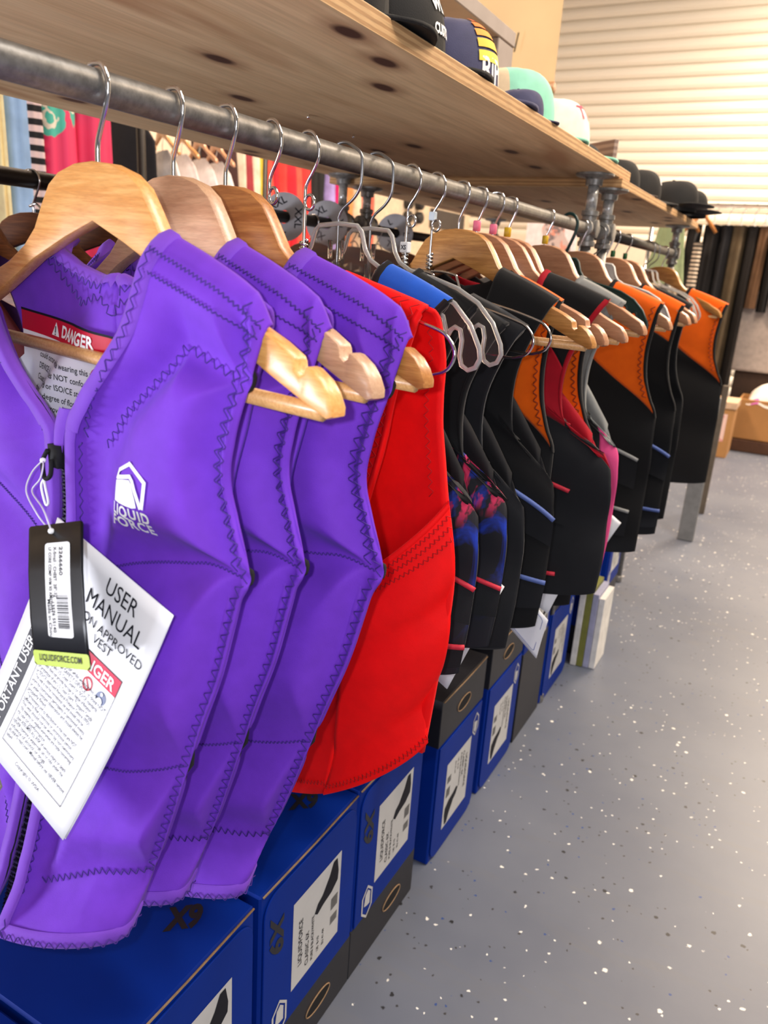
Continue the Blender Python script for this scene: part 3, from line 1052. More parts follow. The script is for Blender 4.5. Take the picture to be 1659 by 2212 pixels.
rect_flat(bl_, lambda x, y: lab_at(x, y, 0.0092), -0.085, -0.0010, 0.085, 0.0008, 24, 1)
part('black_edge', bl_, INK, wlab)
tx = MB()
vs, fs = text_mesh('DANGER', 0.0125, 'LEFT', bold=0.0004)
print_on(tx, [(x - 0.024, y - 0.0125) for x, y in vs], fs, lambda x, y: lab_at(x, y, 0.0095))
poly_print(tx, [(-0.040, -0.0135), (-0.0275, -0.0135), (-0.03375, -0.0030)], lambda x, y: lab_at(x, y, 0.0095))
part('lettering', tx, WHITE, wlab)
tx = MB()
rect_flat(tx, lambda x, y: lab_at(x, y, 0.0100), -0.0345, -0.0110, -0.0330, -0.0060)
rect_flat(tx, lambda x, y: lab_at(x, y, 0.0100), -0.0345, -0.0130, -0.0330, -0.0117)
for i, ln in enumerate(('could occur while wearing this vest.', 'DEVICE. It does NOT conform to any U.S.', 'Coast Guard or ISO/CE standards.', 'the type or degree of flotation or protection of any', 'or ISO/CE approved Personal Flotation Device', 'use and should only be worn by tournament', 'under constant observation')):
    vs, fs = text_mesh(ln, 0.0066, 'LEFT', bold=0.00006)
    print_on(tx, [(x * 0.95 - 0.058, y - 0.034 - i * 0.0088) for x, y in vs], fs, lambda x, y: lab_at(x, y, 0.0093))
part('lettering', tx, INK, wlab)
rg = MB()
for cx_ in (0.030, 0.050):
    band_print(rg, [(cx_ + 0.0075 * math.cos(a), -0.034 + 0.0075 * math.sin(a)) for a in [2 * PI * i / 24 for i in range(24)]], 0.0015, lambda x, y: lab_at(x, y, 0.0094), True)
    band_print(rg, [(cx_ - 0.005, -0.029), (cx_ + 0.005, -0.039)], 0.0013, lambda x, y: lab_at(x, y, 0.0094))
part('warning_icons', rg, DANGER, wlab)
# zip slider and its pull
zs = MB()
zs.box((-0.003, -0.042, -0.196), (0.011, 0.006, 0.016))
zs.tube(smooth_curve([(-0.007, -0.046, -0.192), (-0.011, -0.048, -0.201), (-0.008, -0.049, -0.212), (-0.002, -0.048, -0.209), (-0.003, -0.046, -0.198)], 20), 0.0016, 8)
part('zip_slider', zs, LINING, V1)
zp = MB().tube(smooth_curve([(-0.009, -0.049, -0.213), (-0.0115, -0.050, -0.219), (-0.0075, -0.050, -0.231), (-0.0035, -0.050, -0.229), (-0.006, -0.050, -0.219), (-0.009, -0.049, -0.213)], 24), 0.0009, 8)
part('zip_pull', zp, WHITE, V1)

V2 = purple_vest(0.467, -15, 'second purple neoprene vest, half shaded behind the one with the manual', 1.08, 1.03, V1)
V3 = purple_vest(0.526, -13, 'third purple neoprene vest, directly in front of the red vest', 1.24, 1.09, V1)

# ---- hangers for the purple vests
wood_hanger(0.397, -9, HW[0], 'honey-coloured wooden hanger inside the foremost purple vest with the manual', roll=1.3)
wood_hanger(0.467, -15, HW[1], 'pale greyish wooden hanger inside the second purple vest')
wood_hanger(0.526, -13, HW[2], 'dark amber wooden hanger inside the third purple vest beside the red vest')
wire_hanger(0.585, -21, 'chrome wire hanger squeezed between third purple vest and red vest')
wire_hanger(0.640, -15, 'chrome wire hanger whose looped end sticks out of the red vest')
clear_hanger(0.700, -15, 'clear plastic hanger right behind the red vest, carrying the blue-shouldered vest')
clear_hanger(0.765, -17, 'clear plastic hanger under the plain black shoulder, second one behind the red vest')
wire_hanger(0.850, -16, 'chrome wire hanger with white size cube on its stem', size_tag='XS')
wire_hanger(0.918, -17, 'chrome wire hanger with pale blank clip high on its stem', clip=plain('pale_clip', (206, 216, 222), 0.4))

# ------------------------------------------------------------------ user manual and swing tag on the first vest
def local_frame(T, R_, B, bend=0.0, bx=0.0):
    """sheet spanned by a top corner, the corner beside it and the corner below that"""
    T, R_, B = Vector(T), Vector(R_), Vector(B)
    ex, ey = R_ - T, B - R_
    n = ex.cross(ey).normalized()
    if n.y > 0:
        n = -n
    def f(x, y, off=0.0):
        return T + ex * x + ey * y + n * (off + bend * (1 - (2 * y - 1) ** 2) + bx * (1 - (2 * x - 1) ** 2))
    return f, ex.length, ey.length

man = thing('user_manual', 'white user manual with red danger bar, dangling on the foremost purple vest', 'booklet', V1.location, math.radians(-9))
fm, mw, mh = local_frame((0.022, -0.058, -0.232), (0.1485, -0.060, -0.262), (0.0760, -0.1000, -0.4430), -0.004, 0.0)
pg = MB()
for lay, off in enumerate((0.0, -0.0007)):
    pg.grid(lambda a, b: fm(a, b, off - 0.0012 * lay * b), 10, 16)
mp_ = part('page', pg, PAPER, man)
mp_.modifiers.new('thickness', 'SOLIDIFY').thickness = 0.0003
def mt(x, y, off=0.0006):
    return fm(x, y, off)
bnd = MB()
rect_flat(bnd, mt, 0.10, 0.0, 0.205, 1.0, 2, 16)
part('black_band', bnd, plain('dark_grey_print', (46, 44, 50), 0.5, spec=0.2), man)
rbm = MB()
rect_flat(rbm, mt, 0.26, 0.335, 0.875, 0.405, 8, 2)
part('red_bar', rbm, PINKRED, man)
bx_ = MB()
for x0, y0, x1, y1 in ((0.26, 0.335, 0.264, 0.912), (0.874, 0.335, 0.878, 0.912), (0.26, 0.909, 0.878, 0.912), (0.26, 0.333, 0.878, 0.336)):
    rect_flat(bx_, lambda x, y: mt(x, y, 0.0008), x0, y0, x1, y1, 8, 14)
asp = mw / mh
def mtext(mb, txt, size, cx_, cy_, align='CENTER', bold=0.0, xs=1.0, rot=0):
    vs, fs = text_mesh(txt, size, align, bold, xs)
    def f(x, y):
        if rot:
            x, y = -y, x
        return mt(cx_ + x / mw, cy_ - y / mh, 0.0009)
    print_on(mb, vs, fs, f)
mtext(bx_, 'USER', 0.0175, 0.655, 0.105, xs=0.86)
mtext(bx_, 'MANUAL', 0.0175, 0.655, 0.190, xs=0.86)
mtext(bx_, '(NON APPROVED', 0.0098, 0.655, 0.252)
mtext(bx_, 'VEST', 0.0098, 0.655, 0.298)
lines = ['NOT A LIFE JACKET!', 'Drowning could occur while wearing this vest.', 'This is NOT A SAFETY DEVICE. It does NOT', 'conform to any U.S. Coast Guard or ISO/CE standards.',
         '\u00b7 This vest does not provide the type or degree of flotation', 'or protection of any U.S. Coast Guard, Transport Canada', 'or ISO/CE approved Personal Flotation Device (PFD).',
         '\u00b7 This vest is not for recreational use and should only be', 'worn by tournament participants in sanctioned events', 'or under constant observation and should always be', 'properly fitted.',
         '\u00b7 The buoyancy and its distribution in the vest are NOT', 'sufficient to float a conscious or unconscious person.', 'This vest should not be worn by non-swimmers.',
         '\u00b7 No express or implied warranties are made concerning', 'its use or performance.', '\u00b7 User ASSUMES ALL RISK of serious injury or death.', 'NEVER operate a watercraft, ski or ride under the', 'influence of alcohol or drugs.', "ALWAYS read User's Manual before use. NEVER remove", 'label.']
for i, ln in enumerate(lines):
    mtext(bx_, ln, 0.0047, 0.275, 0.440 + i * 0.0222, 'LEFT', 0.00003, min(0.86, 0.585 * mw / (len(ln) * 0.0047 * 0.475)))
mtext(bx_, 'Copyright \u00a9 WSIA', 0.0042, 0.44, 0.945, 'LEFT')
part('printed_lettering', bx_, INK, man)
wtx = MB()
mtext(wtx, 'IMPORTANT USER INFORMATION', 0.0120, 0.172, 0.50, 'CENTER', 0.0002, 0.90, rot=1)
part('white_lettering', wtx, WHITE, man)
wtx = MB()
mtext(wtx, 'DANGER', 0.0125, 0.645, 0.394, 'CENTER', 0.0003)
part('white_lettering', wtx, WHITE, man)
ic = MB()
for cx_ in (0.665,):
    band_print(ic, [(cx_ + 0.036 * math.cos(a), 0.445 + 0.036 * asp * math.sin(a)) for a in [2 * PI * i / 24 for i in range(24)]], 0.008, lambda x, y: mt(x, y, 0.0008), True)
    band_print(ic, [(cx_ - 0.026, 0.427), (cx_ + 0.026, 0.463)], 0.007, lambda x, y: mt(x, y, 0.0008))
part('warning_icon', ic, DANGER, man)
ic = MB()
poly_print(ic, [(0.790 + 0.040 * math.cos(a), 0.450 + 0.040 * asp * math.sin(a)) for a in [2 * PI * i / 24 for i in range(24)]], lambda x, y: mt(x, y, 0.0007), 0.2)
o = part('read_manual_icon', ic, plain('navy_print', (22, 52, 110), 0.4), man)
ic = MB()
poly_print(ic, [(0.790 + 0.011 * math.cos(a), 0.433 + 0.011 * asp * math.sin(a)) for a in [2 * PI * i / 12 for i in range(12)]], lambda x, y: mt(x, y, 0.0011), 0.2)
poly_print(ic, [(0.767, 0.472), (0.813, 0.472), (0.813, 0.458), (0.799, 0.448), (0.781, 0.448), (0.767, 0.458)], lambda x, y: mt(x, y, 0.0011), 0.2)
part('icon_reader', ic, WHITE, o)

tg = thing('swing_tag', 'black swing tag with white barcode sticker and lime bottom edge, tied to the foremost vest', 'tag', V1.location, math.radians(-9))
ft, tw, tl = local_frame((0.0240, -0.0790, -0.2335), (0.0890, -0.0790, -0.2125), (0.1250, -0.1010, -0.2920), 0.002, 0.0)
def rrect(x0, y0, x1, y1, rx, ry, n=5):
    pts = []
    for cx_, cy_, a0 in ((x1 - rx, y1 - ry, 0), (x0 + rx, y1 - ry, 90), (x0 + rx, y0 + ry, 180), (x1 - rx, y0 + ry, 270)):
        for i in range(n + 1):
            a = math.radians(a0 + 90 * i / n)
            pts.append((cx_ + rx * math.cos(a), cy_ + ry * math.sin(a)))
    return pts
cb = MB()
poly_print(cb, rrect(0, 0, 1, 1, 0.05, 0.025), ft, 0.1)
o = part('card', cb, CARD_BLACK, tg)
o.modifiers.new('thickness', 'SOLIDIFY').thickness = 0.0006
cb = MB()
poly_print(cb, rrect(0, 0.895, 1, 1.0, 0.04, 0.02), lambda x, y: ft(x, y, 0.0006), 0.1)
part('lime_edge', cb, LIME, tg)
cb = MB()
poly_print(cb, rrect(0.33, 0.135, 0.785, 0.795, 0.05, 0.02), lambda x, y: ft(x, y, 0.0007), 0.1)
stk = part('barcode_sticker', cb, plain('matte_sticker', (236, 236, 236), 0.5, var=0.01), tg)
cb = MB()
def ttext(txt, size, x0, y0, xs=1.0, rot=True, al='LEFT'):
    vs, fs = text_mesh(txt, size, al, 0.00008, xs)
    if rot:
        print_on(cb, vs, fs, lambda x, y: ft(x0 + y / tw, y0 + x / tl, 0.0010))
    else:
        print_on(cb, vs, fs, lambda x, y: ft(x0 + x / tw, y0 - y / tl, 0.0010))
ttext('2266660', 0.0058, 0.60, 0.165, 0.9)
ttext('X-Small - CHEST  28"-32"', 0.0050, 0.495, 0.165, 0.62)
ttext('LF CORE COMP WM XS AMETHYST', 0.0048, 0.405, 0.165, 0.55)
ttext('0  13576 55140  1', 0.0050, 0.44, 0.50, 0.75)
ttext('Made in China', 0.0050, 0.365, 0.53, 0.85)
random.seed(3)
yy = 0.505
while yy < 0.735:
    w_ = random.choice((0.003, 0.003, 0.006, 0.009))
    rect_flat(cb, lambda x, y: ft(x, y, 0.0010), 0.535, yy, 0.735, yy + w_)
    yy += w_ + random.choice((0.003, 0.004, 0.007))
part('print', cb, INK, stk)
cb = MB()
ttext('LIQUIDFORCE.COM', 0.0056, 0.50, 0.962, 1.05, False, 'CENTER')
part('lettering', cb, CARD_BLACK, tg)
hole = ft(0.46, 0.05, 0.0012)
top_ = Vector((-0.004, -0.0515, -0.198))
sb = MB()
sb.tube(smooth_curve([tuple(hole), tuple(hole + Vector((-0.010, 0.001, 0.012))), (-0.002, -0.062, -0.218), (0.006, -0.060, -0.208), (0.004, -0.056, -0.200), tuple(top_)], 30), 0.0006, 6)
sb.tube(smooth_curve([tuple(top_), (-0.012, -0.056, -0.208), (-0.010, -0.062, -0.220), (0.006, -0.064, -0.232), (0.014, -0.062, -0.240)], 30), 0.0006, 6)
nyl = plain('nylon_string', (214, 208, 226), 0.3)
part('string', sb, nyl, tg)
for P_ in (hole, top_):
    part('string_bead', MB().lathe([(0.0001, -0.002), (0.0018, -0.0012), (0.0022, 0), (0.0018, 0.0012), (0.0001, 0.002)], 10, Matrix.Translation(P_)), WHITE, tg)

# ------------------------------------------------------------------ the red vest (wide arm openings: the back shows through)
rv = thing('neoprene_vest', 'bright red neoprene vest with wide arm openings, behind the third purple vest', 'vest', (PX, 0.649, PZ), math.radians(-15))
RI = [(0.060, 0.006, -0.113), (0.055, 0.018, -0.150), (0.045, 0.026, -0.190), (0.02, 0.032, -0.220), (0.0, 0.035, -0.26), (0.0, 0.038, -0.32), (0.0, 0.042, -0.40), (0.0, 0.05, -0.53), (0.0, 0.06, -0.665)]
RJ = [(0.158, 0.002, -0.136), (0.149, 0.010, -0.170), (0.140, 0.014, -0.206), (0.130, 0.018, -0.262), (0.118, 0.024, -0.320), (0.114, 0.034, -0.372), (0.124, 0.044, -0.410), (0.125, 0.048, -0.51), (0.115, 0.052, -0.616)]
RJ2 = [(0.121, 0.040, -0.392), (0.124, 0.044, -0.415), (0.126, 0.047, -0.450), (0.125, 0.049, -0.490), (0.122, 0.050, -0.555), (0.115, 0.052, -0.616)]
RO2 = [(0.192, -0.006, -0.300), (0.206, -0.004, -0.345), (0.211, 0.0, -0.390), (0.210, 0.003, -0.440), (0.199, 0.006, -0.490), (0.205, 0.008, -0.526)]
RBI = [(0.060, 0.0, -0.113), (0.040, -0.010, -0.122), (0.0, -0.014, -0.130), (0.0, -0.014, -0.20), (0.0, -0.012, -0.28), (0.0, -0.006, -0.36), (0.0, 0.0, -0.44), (0.0, 0.004, -0.52), (0.0, 0.008, -0.58)]
RBO = [(0.158, -0.002, -0.136), (0.165, -0.012, -0.170), (0.167, -0.016, -0.205), (0.174, -0.016, -0.245), (0.190, -0.010, -0.295), (0.206, -0.006, -0.345), (0.211, -0.002, -0.39), (0.208, 0.002, -0.45), (0.203, 0.008, -0.541)]
S_RF = Loft(RI, RJ, [0.1, 0.2, 0.3, 0.3, 0.3, 0.3, 0.3, 0.3, 0.3], make_puff([[(0, 0.6), (1, 0.75)], [(1, 0.9), (0, 0.92)]], 0.005, 0.018, (False, False), 9.0, 0.002))
def side_puff(p, q, P):
    d = min(seg_dist((p * 0.11, q * 0.24), (0, 0.10), (0.11, 0.085)), seg_dist((p * 0.11, q * 0.24), (0, 0.205), (0.11, 0.19)))
    return 0.006 * (1 - math.exp(-(d / 0.016) ** 2)) - 0.002 + noise.noise(P * 14) * 0.002
S_RS = Loft(RJ2, RO2, [0.6, 0.6, 0.6, 0.6, 0.6, 0.6], side_puff, 1, 0.0)
S_RB = Loft(RBI, RBO, [0.1] * 9, make_puff([], 0.0, 0.02, (False, False), 2.0), -1)
for mir in (False, True):
    panel('front_panel', S_RF, rv, [RED, RED], nu=24, nv=60, mirror=mir)
    panel('side_panel', S_RS, rv, [RED, RED], nu=26, nv=44, mirror=mir)
    panel('back_panel', S_RB, rv, [RED, RED], nu=24, nv=40, mirror=mir)
    st = MB()
    for pp in (0.93, 0.80, 0.70):
        zigzag(st, S_RF, [(pp, 0.01), (pp, 0.2), (pp, 0.4), (pp, 0.6)], 0.0030, 0.0098, off=0.0016, mirror=mir)
    for qq in (0.05, 0.085, 0.12):
        zigzag(st, S_RS, [(0.02, qq), (0.5, qq), (0.99, qq)], 0.0016, 0.0052, off=0.0012, mirror=mir)
    zigzag(st, S_RS, [(0.0, 0.955), (1.0, 0.955)], 0.0022, 0.0050, off=0.0016, mirror=mir)
    zigzag(st, S_RF, [(0.0, 0.975), (1.0, 0.975)], 0.0022, 0.0050, off=0.0016, mirror=mir)
    SBI2 = Loft(RBI, RBO, [0.1] * 9, lambda p, q, P: -0.0062, -1)
    zigzag(st, SBI2, [(0.90, 0.05), (0.90, 0.3), (0.91, 0.5)], 0.0024, 0.0090, off=-0.001, mirror=mir)
    so = part('stitching', st, RED_THREAD, rv)
    so['kind'] = 'stuff'
    strip('arm_binding', S_RF, lin_path(1, 0.02, 1, 0.64, 30), 0.004, rv, RED, mir, side=(-1, 0), h=0.0008)
    strip('arm_binding', S_RS, lin_path(0, 0, 1, 0, 24), 0.006, rv, RED, mir, side=(0, 1), h=0.0010)
    strip('hem_binding', S_RS, lin_path(0, 1, 1, 1, 24), 0.008, rv, RED, mir, side=(0, -1), h=0.0012)

# ------------------------------------------------------------------ the other vests
GI = [(0.080, 0.004, -0.054), (0.074, 0.018, -0.092), (0.058, 0.027, -0.120), (0.034, 0.033, -0.146), (0.006, 0.036, -0.170), (0.004, 0.037, -0.205), (0.004, 0.041, -0.255), (0.004, 0.050, -0.330), (0.004, 0.060, -0.420), (0.004, 0.068, -0.500), (0.004, 0.070, -0.530)]
GO_A = [(0.166, 0.002, -0.086), (0.146, 0.012, -0.125), (0.131, 0.018, -0.172), (0.129, 0.020, -0.222), (0.144, 0.022, -0.262), (0.194, 0.016, -0.294), (0.206, 0.018, -0.335), (0.211, 0.022, -0.380), (0.213, 0.028, -0.430), (0.213, 0.034, -0.470), (0.212, 0.036, -0.490)]
GO_B = [(0.178, 0.002, -0.084), (0.174, 0.012, -0.120), (0.172, 0.018, -0.160), (0.177, 0.020, -0.200), (0.190, 0.020, -0.232), (0.203, 0.018, -0.262), (0.208, 0.020, -0.315), (0.212, 0.024, -0.370), (0.214, 0.030, -0.430), (0.216, 0.035, -0.475), (0.216, 0.036, -0.495)]
GK = [0.1, 0.2, 0.3, 0.35, 0.4, 0.55, 0.65, 0.7, 0.7, 0.7, 0.7]
GBI = [(0.080, -0.001, -0.054), (0.050, -0.008, -0.064), (0.024, -0.012, -0.070), (0.008, -0.014, -0.073), (0.0, -0.014, -0.083), (0.0, -0.013, -0.14), (0.0, -0.008, -0.22), (0.0, -0.002, -0.31), (0.0, 0.006, -0.40), (0.0, 0.014, -0.48), (0.0, 0.016, -0.510)]
def back_of(GO, wide=0.0):
    r = []
    for i, (x, v, z) in enumerate(GO):
        r.append((x + (wide if 0 < i < 5 else wide * 0.3), -0.002 if i == 0 else (-0.010 if i < 5 else v - 0.004), z))
    return r
def deep(GO):
    return [(x, v * 1.0, z) for x, v, z in GO]

VC = {}
def simple_vest(y, yaw, label, style, front, yoke=None, yq=None, back=None, binding=None, cords=(), sx=1.0, sz=1.0, sv=1.0, group=None, z=PZ + NECK, chest=None, cq=None, side=None, name='neoprene_vest', lining=None, stitch=None, wide=-0.03, plim=1.0):
    t = thing(name, label, 'vest', (PX, y, z), math.radians(yaw), group)
    t.scale = (sx, sv, sz)
    key = (style, front.name, yoke and yoke.name, back and back.name, binding and binding.name, tuple((a, m.name) for a, m in cords), chest and chest.name, side and side.name)
    if key in VC:
        for ch in VC[key].children:
            c = ch.copy(); C.objects.link(c); c.parent = t
        return t
    VC[key] = t
    GO = GO_A if style == 'A' else GO_B
    back = back or front
    bnd_ = binding or front
    S = Loft(GI, GO, GK, make_puff([[(1, 0.50), (0.0, 0.52)], [(1, 0.72), (0, 0.74)]], 0.006, 0.03, (False, False), 3.3, 0.002))
    SB = Loft(GBI, back_of(GO, wide), GK, make_puff([], 0, 0.02, (False, False), 6.0), -1)
    ln_ = lining or front
    for mir in (False, True):
        lo = (lambda p: 0.0)
        if yoke:
            panel('yoke_panel', S, t, [yoke, bnd_, ln_], qf=lambda p: (0.0, yq(p)), nu=20, nv=22, mirror=mir)
            lo = yq
        if chest:
            panel('chest_panel', S, t, [chest, bnd_, ln_], qf=lambda p: (lo(p), cq(p)), nu=20, nv=16, mirror=mir)
            lo2 = cq
        else:
            lo2 = lo
        pr = (0.0, 0.72) if side else (0.0, 1.0)
        panel('front_panel', S, t, [front, bnd_, ln_], pr=pr, qf=lambda p: (lo2(p), 1.0), nu=22, nv=34, mirror=mir)
        if side:
            panel('side_panel', S, t, [side, bnd_, ln_], pr=(0.72, 1.0), qf=lambda p: (max(lo2(p), 0.47), 1.0), nu=10, nv=24, mirror=mir)
        panel('back_panel', SB, t, [back, bnd_, back], nu=16, nv=30, mirror=mir)
        if binding:
            strip('arm_binding', S, lin_path(1, 0.01, 1, 0.5, 24), 0.005, t, binding, mir, side=(-1, 0), h=0.001)
            strip('neck_binding', S, lin_path(0, 0.0, 0, 0.40, 20), 0.008, t, binding, mir)
            if yoke is ORANGE and yq(1) > 0.4:
                st = MB()
                zigzag(st, S, [(0.88, 0.03), (0.88, 0.2), (0.90, 0.42)], 0.003, 0.010, r=0.0008, off=0.002, mirror=mir)
                so = part('stitching', st, stitch or plain('rust_thread', (150, 48, 10), 0.8), t)
                so['kind'] = 'stuff'
    for q, m in cords:
        mb = MB()
        pts = [Vector(L2(S.at(plim * (1 - i / 20), q, 0.004))) for i in range(20)] + [Vector(L2(S.at(plim * i / 20, q, 0.004), True)) for i in range(21)]
        mb.tube(pts, 0.0032, 8)
        part('strap_cord', mb, m, t)
        mb = MB()
        wq = 0.075
        mb.grid(lambda a, b: L2(S.at(min(1, abs(2 * a - 1) * plim), q + 0.005 + wq * b, 0.0028), a < 0.5), 40, 6)
        part('waist_strap', mb, BLACK2, t)
    return t

G2 = 'neoprene vests on the front pipe'
diag = lambda a, b: (lambda p: a + (b - a) * p)
simple_vest(0.700, -15, 'galaxy print vest with bright blue shoulders on clear hanger, right behind the red vest', 'A', GALAXY, BLUEN, diag(0.13, 0.13), LINING, BLACK, sx=0.95, sz=0.87, group=G2, z=PZ + NECK - 0.010)
simple_vest(0.768, -15, 'galaxy print vest with black shoulder and two red cords, second behind the red vest', 'A', GALAXY, BLACK, diag(0.36, 0.53), LINING, BLACK, cords=((0.72, REDCORD), (0.86, REDCORD)), sx=0.95, sz=0.90, group=G2, z=PZ + NECK - 0.014)
simple_vest(0.852, -16, 'galaxy print vest with black shoulder on wire hanger with size cube', 'A', GALAXY, BLACK, diag(0.34, 0.51), LINING, BLACK, cords=((0.76, REDCORD),), sx=0.97, sz=0.86, group=G2, z=PZ + NECK - 0.036)
v8 = simple_vest(0.920, -17, 'plain black vest with a light blue tab, on wire hanger behind the galaxy vests', 'A', BLACK2, None, None, LINING, sx=0.98, sz=0.92, group=G2, z=PZ + NECK - 0.036)
tb = MB().grid(lambda a, b: (0.088 + 0.016 * a - 0.006 * b, -0.040 - 0.004 * a, -0.195 - 0.045 * b), 4, 6)
part('blue_tab', tb, plain('sky_blue_tab', (92, 142, 220), 0.6), v8)
wood_hanger(0.999, -16, HW[3], 'golden wooden hanger with notched tip over black vest with slate blue cords')
simple_vest(1.000, -14, 'black vest with two slate blue cords round its waist, on golden notched hanger', 'A', BLACK, None, None, LINING, cords=((0.63, BLUECORD), (0.80, BLUECORD)), sx=1.0, sz=1.0, group=G2)
PINKC = plain('pink_size_collar', (244, 120, 150), 0.4)
YELC = plain('yellow_size_collar', (214, 172, 30), 0.4)
GRNC = plain('green_size_collar', (20, 84, 42), 0.4)
wood_hanger(1.062, -16, HW[4], 'wooden hanger with pink collar, close behind the golden notched hanger', collar=PINKC)
yk = diag(0.30, 0.50)
simple_vest(1.062, -14, 'black vest with orange chest seen as a slim strip before the crimson vest', 'B', BLACK, ORANGE, yk, LINING, BLACK, sx=0.86, sz=1.06, group='orange and black vests')
wood_hanger(1.125, -9, HW[4], 'smooth wooden hanger with pink collar inside the crimson and black vest', False, PINKC)
simple_vest(1.125, -9, 'black vest with crimson chest band and black shoulders', 'A', BLACK2, BLACK, diag(0.14, 0.22), CRIMSON, CRIMSON, sx=1.17, sz=0.98, group=G2, chest=CRIMSON, cq=lambda p: 0.56 - 0.02 * p - 0.05 * math.sin(PI * p), cords=((0.68, REDCORD), (0.88, REDCORD)), plim=0.62)
wood_hanger(1.186, -20, HW[4], 'wooden hanger with yellow collar, just behind the crimson vest', False, YELC)
simple_vest(1.186, -16, 'black vest with orange chest, squeezed between crimson vest and grey vest', 'B', BLACK, ORANGE, yk, LINING, BLACK, sx=1.0, sz=1.06, group='orange and black vests')
wood_hanger(1.376, -22, HW[4], 'dull brown wooden hanger with yellow collar inside the grey and pink vest', False, YELC)
simple_vest(1.376, -17, 'grey vest with pink side panels and black front, midway along the pipe', 'A', BLACK, GREYN, diag(0.50, 0.50), GREYN, GREYN, sx=1.04, sz=1.07, group=G2, side=PINKN)
GREENPL = plain('dark_green_plastic', (16, 52, 50), 0.35)
WHITEPL = plain('white_plastic', (232, 226, 220), 0.35)
def thick_hook_hanger(y, yaw, mat, label):
    t = clear_hanger(y, yaw, label, False, mat, 'coloured plastic hangers')
    hk = [(-0.013, 0, 0.004), (-0.008, 0, 0.013), (0.002, 0, 0.0165), (0.014, 0, 0.012), (0.021, 0, 0.0), (0.019, 0, -0.016), (0.012, 0, -0.034), (0.004, 0, -0.052), (0, 0, -0.064)]
    part('hook', MB().tube(smooth_curve(hk, 30), 0.0030, 8), mat, t)
    return t
thick_hook_hanger(1.500, -18, GREENPL, 'dark green plastic hanger with thick hook, just before the cross fitting')
wood_hanger(1.600, -20, HW[4], 'brown wooden hanger leading into the large orange vest beside the cross fitting', False)
simple_vest(1.605, -18, 'largest orange and black vest, below the cross fitting of the pipes', 'B', BLACK, ORANGE, yk, LINING, BLACK, cords=((0.66, GREYCORD), (0.80, GREYCORD)), plim=0.8, sx=1.12, sz=1.12, group='orange and black vests')
thick_hook_hanger(1.800, -24, WHITEPL, 'white plastic hanger with thick hook, just behind the cross fitting')
wood_hanger(1.890, -24, HW[4], 'brown wooden hanger with green collar, first one behind the white plastic hanger', False, GRNC)
simple_vest(1.895, -22, 'black vest with orange shoulders and blue cords, second from the far end', 'B', BLACK, ORANGE, diag(0.14, 0.16), LINING, BLACK, cords=((0.66, BLUECORD), (0.84, BLUECORD)), sx=1.14, sz=1.2, group='orange and black vests')
wood_hanger(2.020, -26, HW[4], 'brown wooden hanger with green collar, second one behind the white plastic hanger', False, GRNC)
simple_vest(2.030, -22, 'plain black vest between the two orange vests at the far end', 'B', BLACK, None, None, LINING, sx=1.12, sz=1.2, group=G2)
clear_hanger(1.700, -26, 'clear plastic hanger end showing against the largest orange vest')
clear_hanger(2.260, -28, 'clear plastic hanger close before the last orange vest')
clear_hanger(2.330, -28, 'white-edged clear hanger touching the last orange vest')
wood_hanger(2.545, -26, HW[3], 'dark golden wooden hanger in the last vest of the row', False)
simple_vest(2.545, -20, 'last vest of the row, orange chest over black', 'B', BLACK, ORANGE, yk, LINING, BLACK, sx=1.28, sz=1.22, group='orange and black vests')
# lettering inside the neck of the black vest
nk = MB()
vs, fs = text_mesh('RFESON', 0.017, bold=0.0006)
nkv = [c for c in bpy.data.objects if c.get('label', '').startswith('black vest with two slate blue cords')][0]
print_on(nk, vs, fs, lambda x, y: (x + 0.004, 0.005, y - 0.096))
part('neck_lettering', nk, WHITE, nkv)

# ------------------------------------------------------------------ white booklets dangling from the dark vests
def booklet(c, label, red=True):
    T, R_, B = (Vector(p) for p in c)
    t = thing('vest_booklet', label, 'booklet', T, 0, 'white booklets on dark vests')
    T.z += EYE - 1.176; R_.z += EYE - 1.176; B.z += EYE - 1.176
    t.location = T
    f, w_, h_ = local_frame((0, 0, 0), R_ - T, B - T, 0.002)
    mb = MB().grid(lambda a, b: f(a, b), 4, 8)
    o = part('page', mb, PAPER, t)
    o.modifiers.new('thickness', 'SOLIDIFY').thickness = 0.0015
    ln = MB()
    band_print(ln, rrect(0.10, 0.10, 0.90, 0.92, 0.08, 0.05), 0.012, lambda x, y: f(x, y, 0.0008), True)
    part('border_line', ln, plain('pale_blue_line', (120, 130, 190), 0.5), t)
    if red:
        r_ = MB()
        rect_flat(r_, lambda x, y: f(x, y, 0.0011), 0.14, 0.13, 0.62, 0.34, 3, 2)
        part('red_block', r_, plain('wine_red_print', (140, 22, 50), 0.5), t)
        g_ = MB()
        for txt, yy in (('THE', 0.22), ('WEAR', 0.31)):
            vs, fs = text_mesh(txt, 0.012, bold=0.0003)
            print_on(g_, [(0.42 + x / w_, yy - y / h_) for x, y in vs], fs, lambda x, y: f(x, y, 0.0015))
        part('lettering', g_, plain('yellow_print', (230, 190, 40), 0.5), t)
    return t
booklet(((-0.330, 0.80, 0.872), (-0.251, 0.79, 0.836), (-0.304, 0.78, 0.690)), 'white booklet with wine red block on the galaxy vest above the black carton')
booklet(((-0.310, 1.07, 0.820), (-0.233, 1.06, 0.792), (-0.262, 1.05, 0.700)), 'white booklet with wine red block between slate blue cords vest and crimson vest')
booklet(((-0.300, 0.96, 0.712), (-0.246, 0.955, 0.672), (-0.236, 0.95, 0.735)), 'white booklet corner under the vest with slate blue cords', False)
booklet(((-0.290, 1.43, 0.775), (-0.243, 1.425, 0.748), (-0.262, 1.42, 0.705)), 'small pale booklet corner beside the grey and pink vest', False)

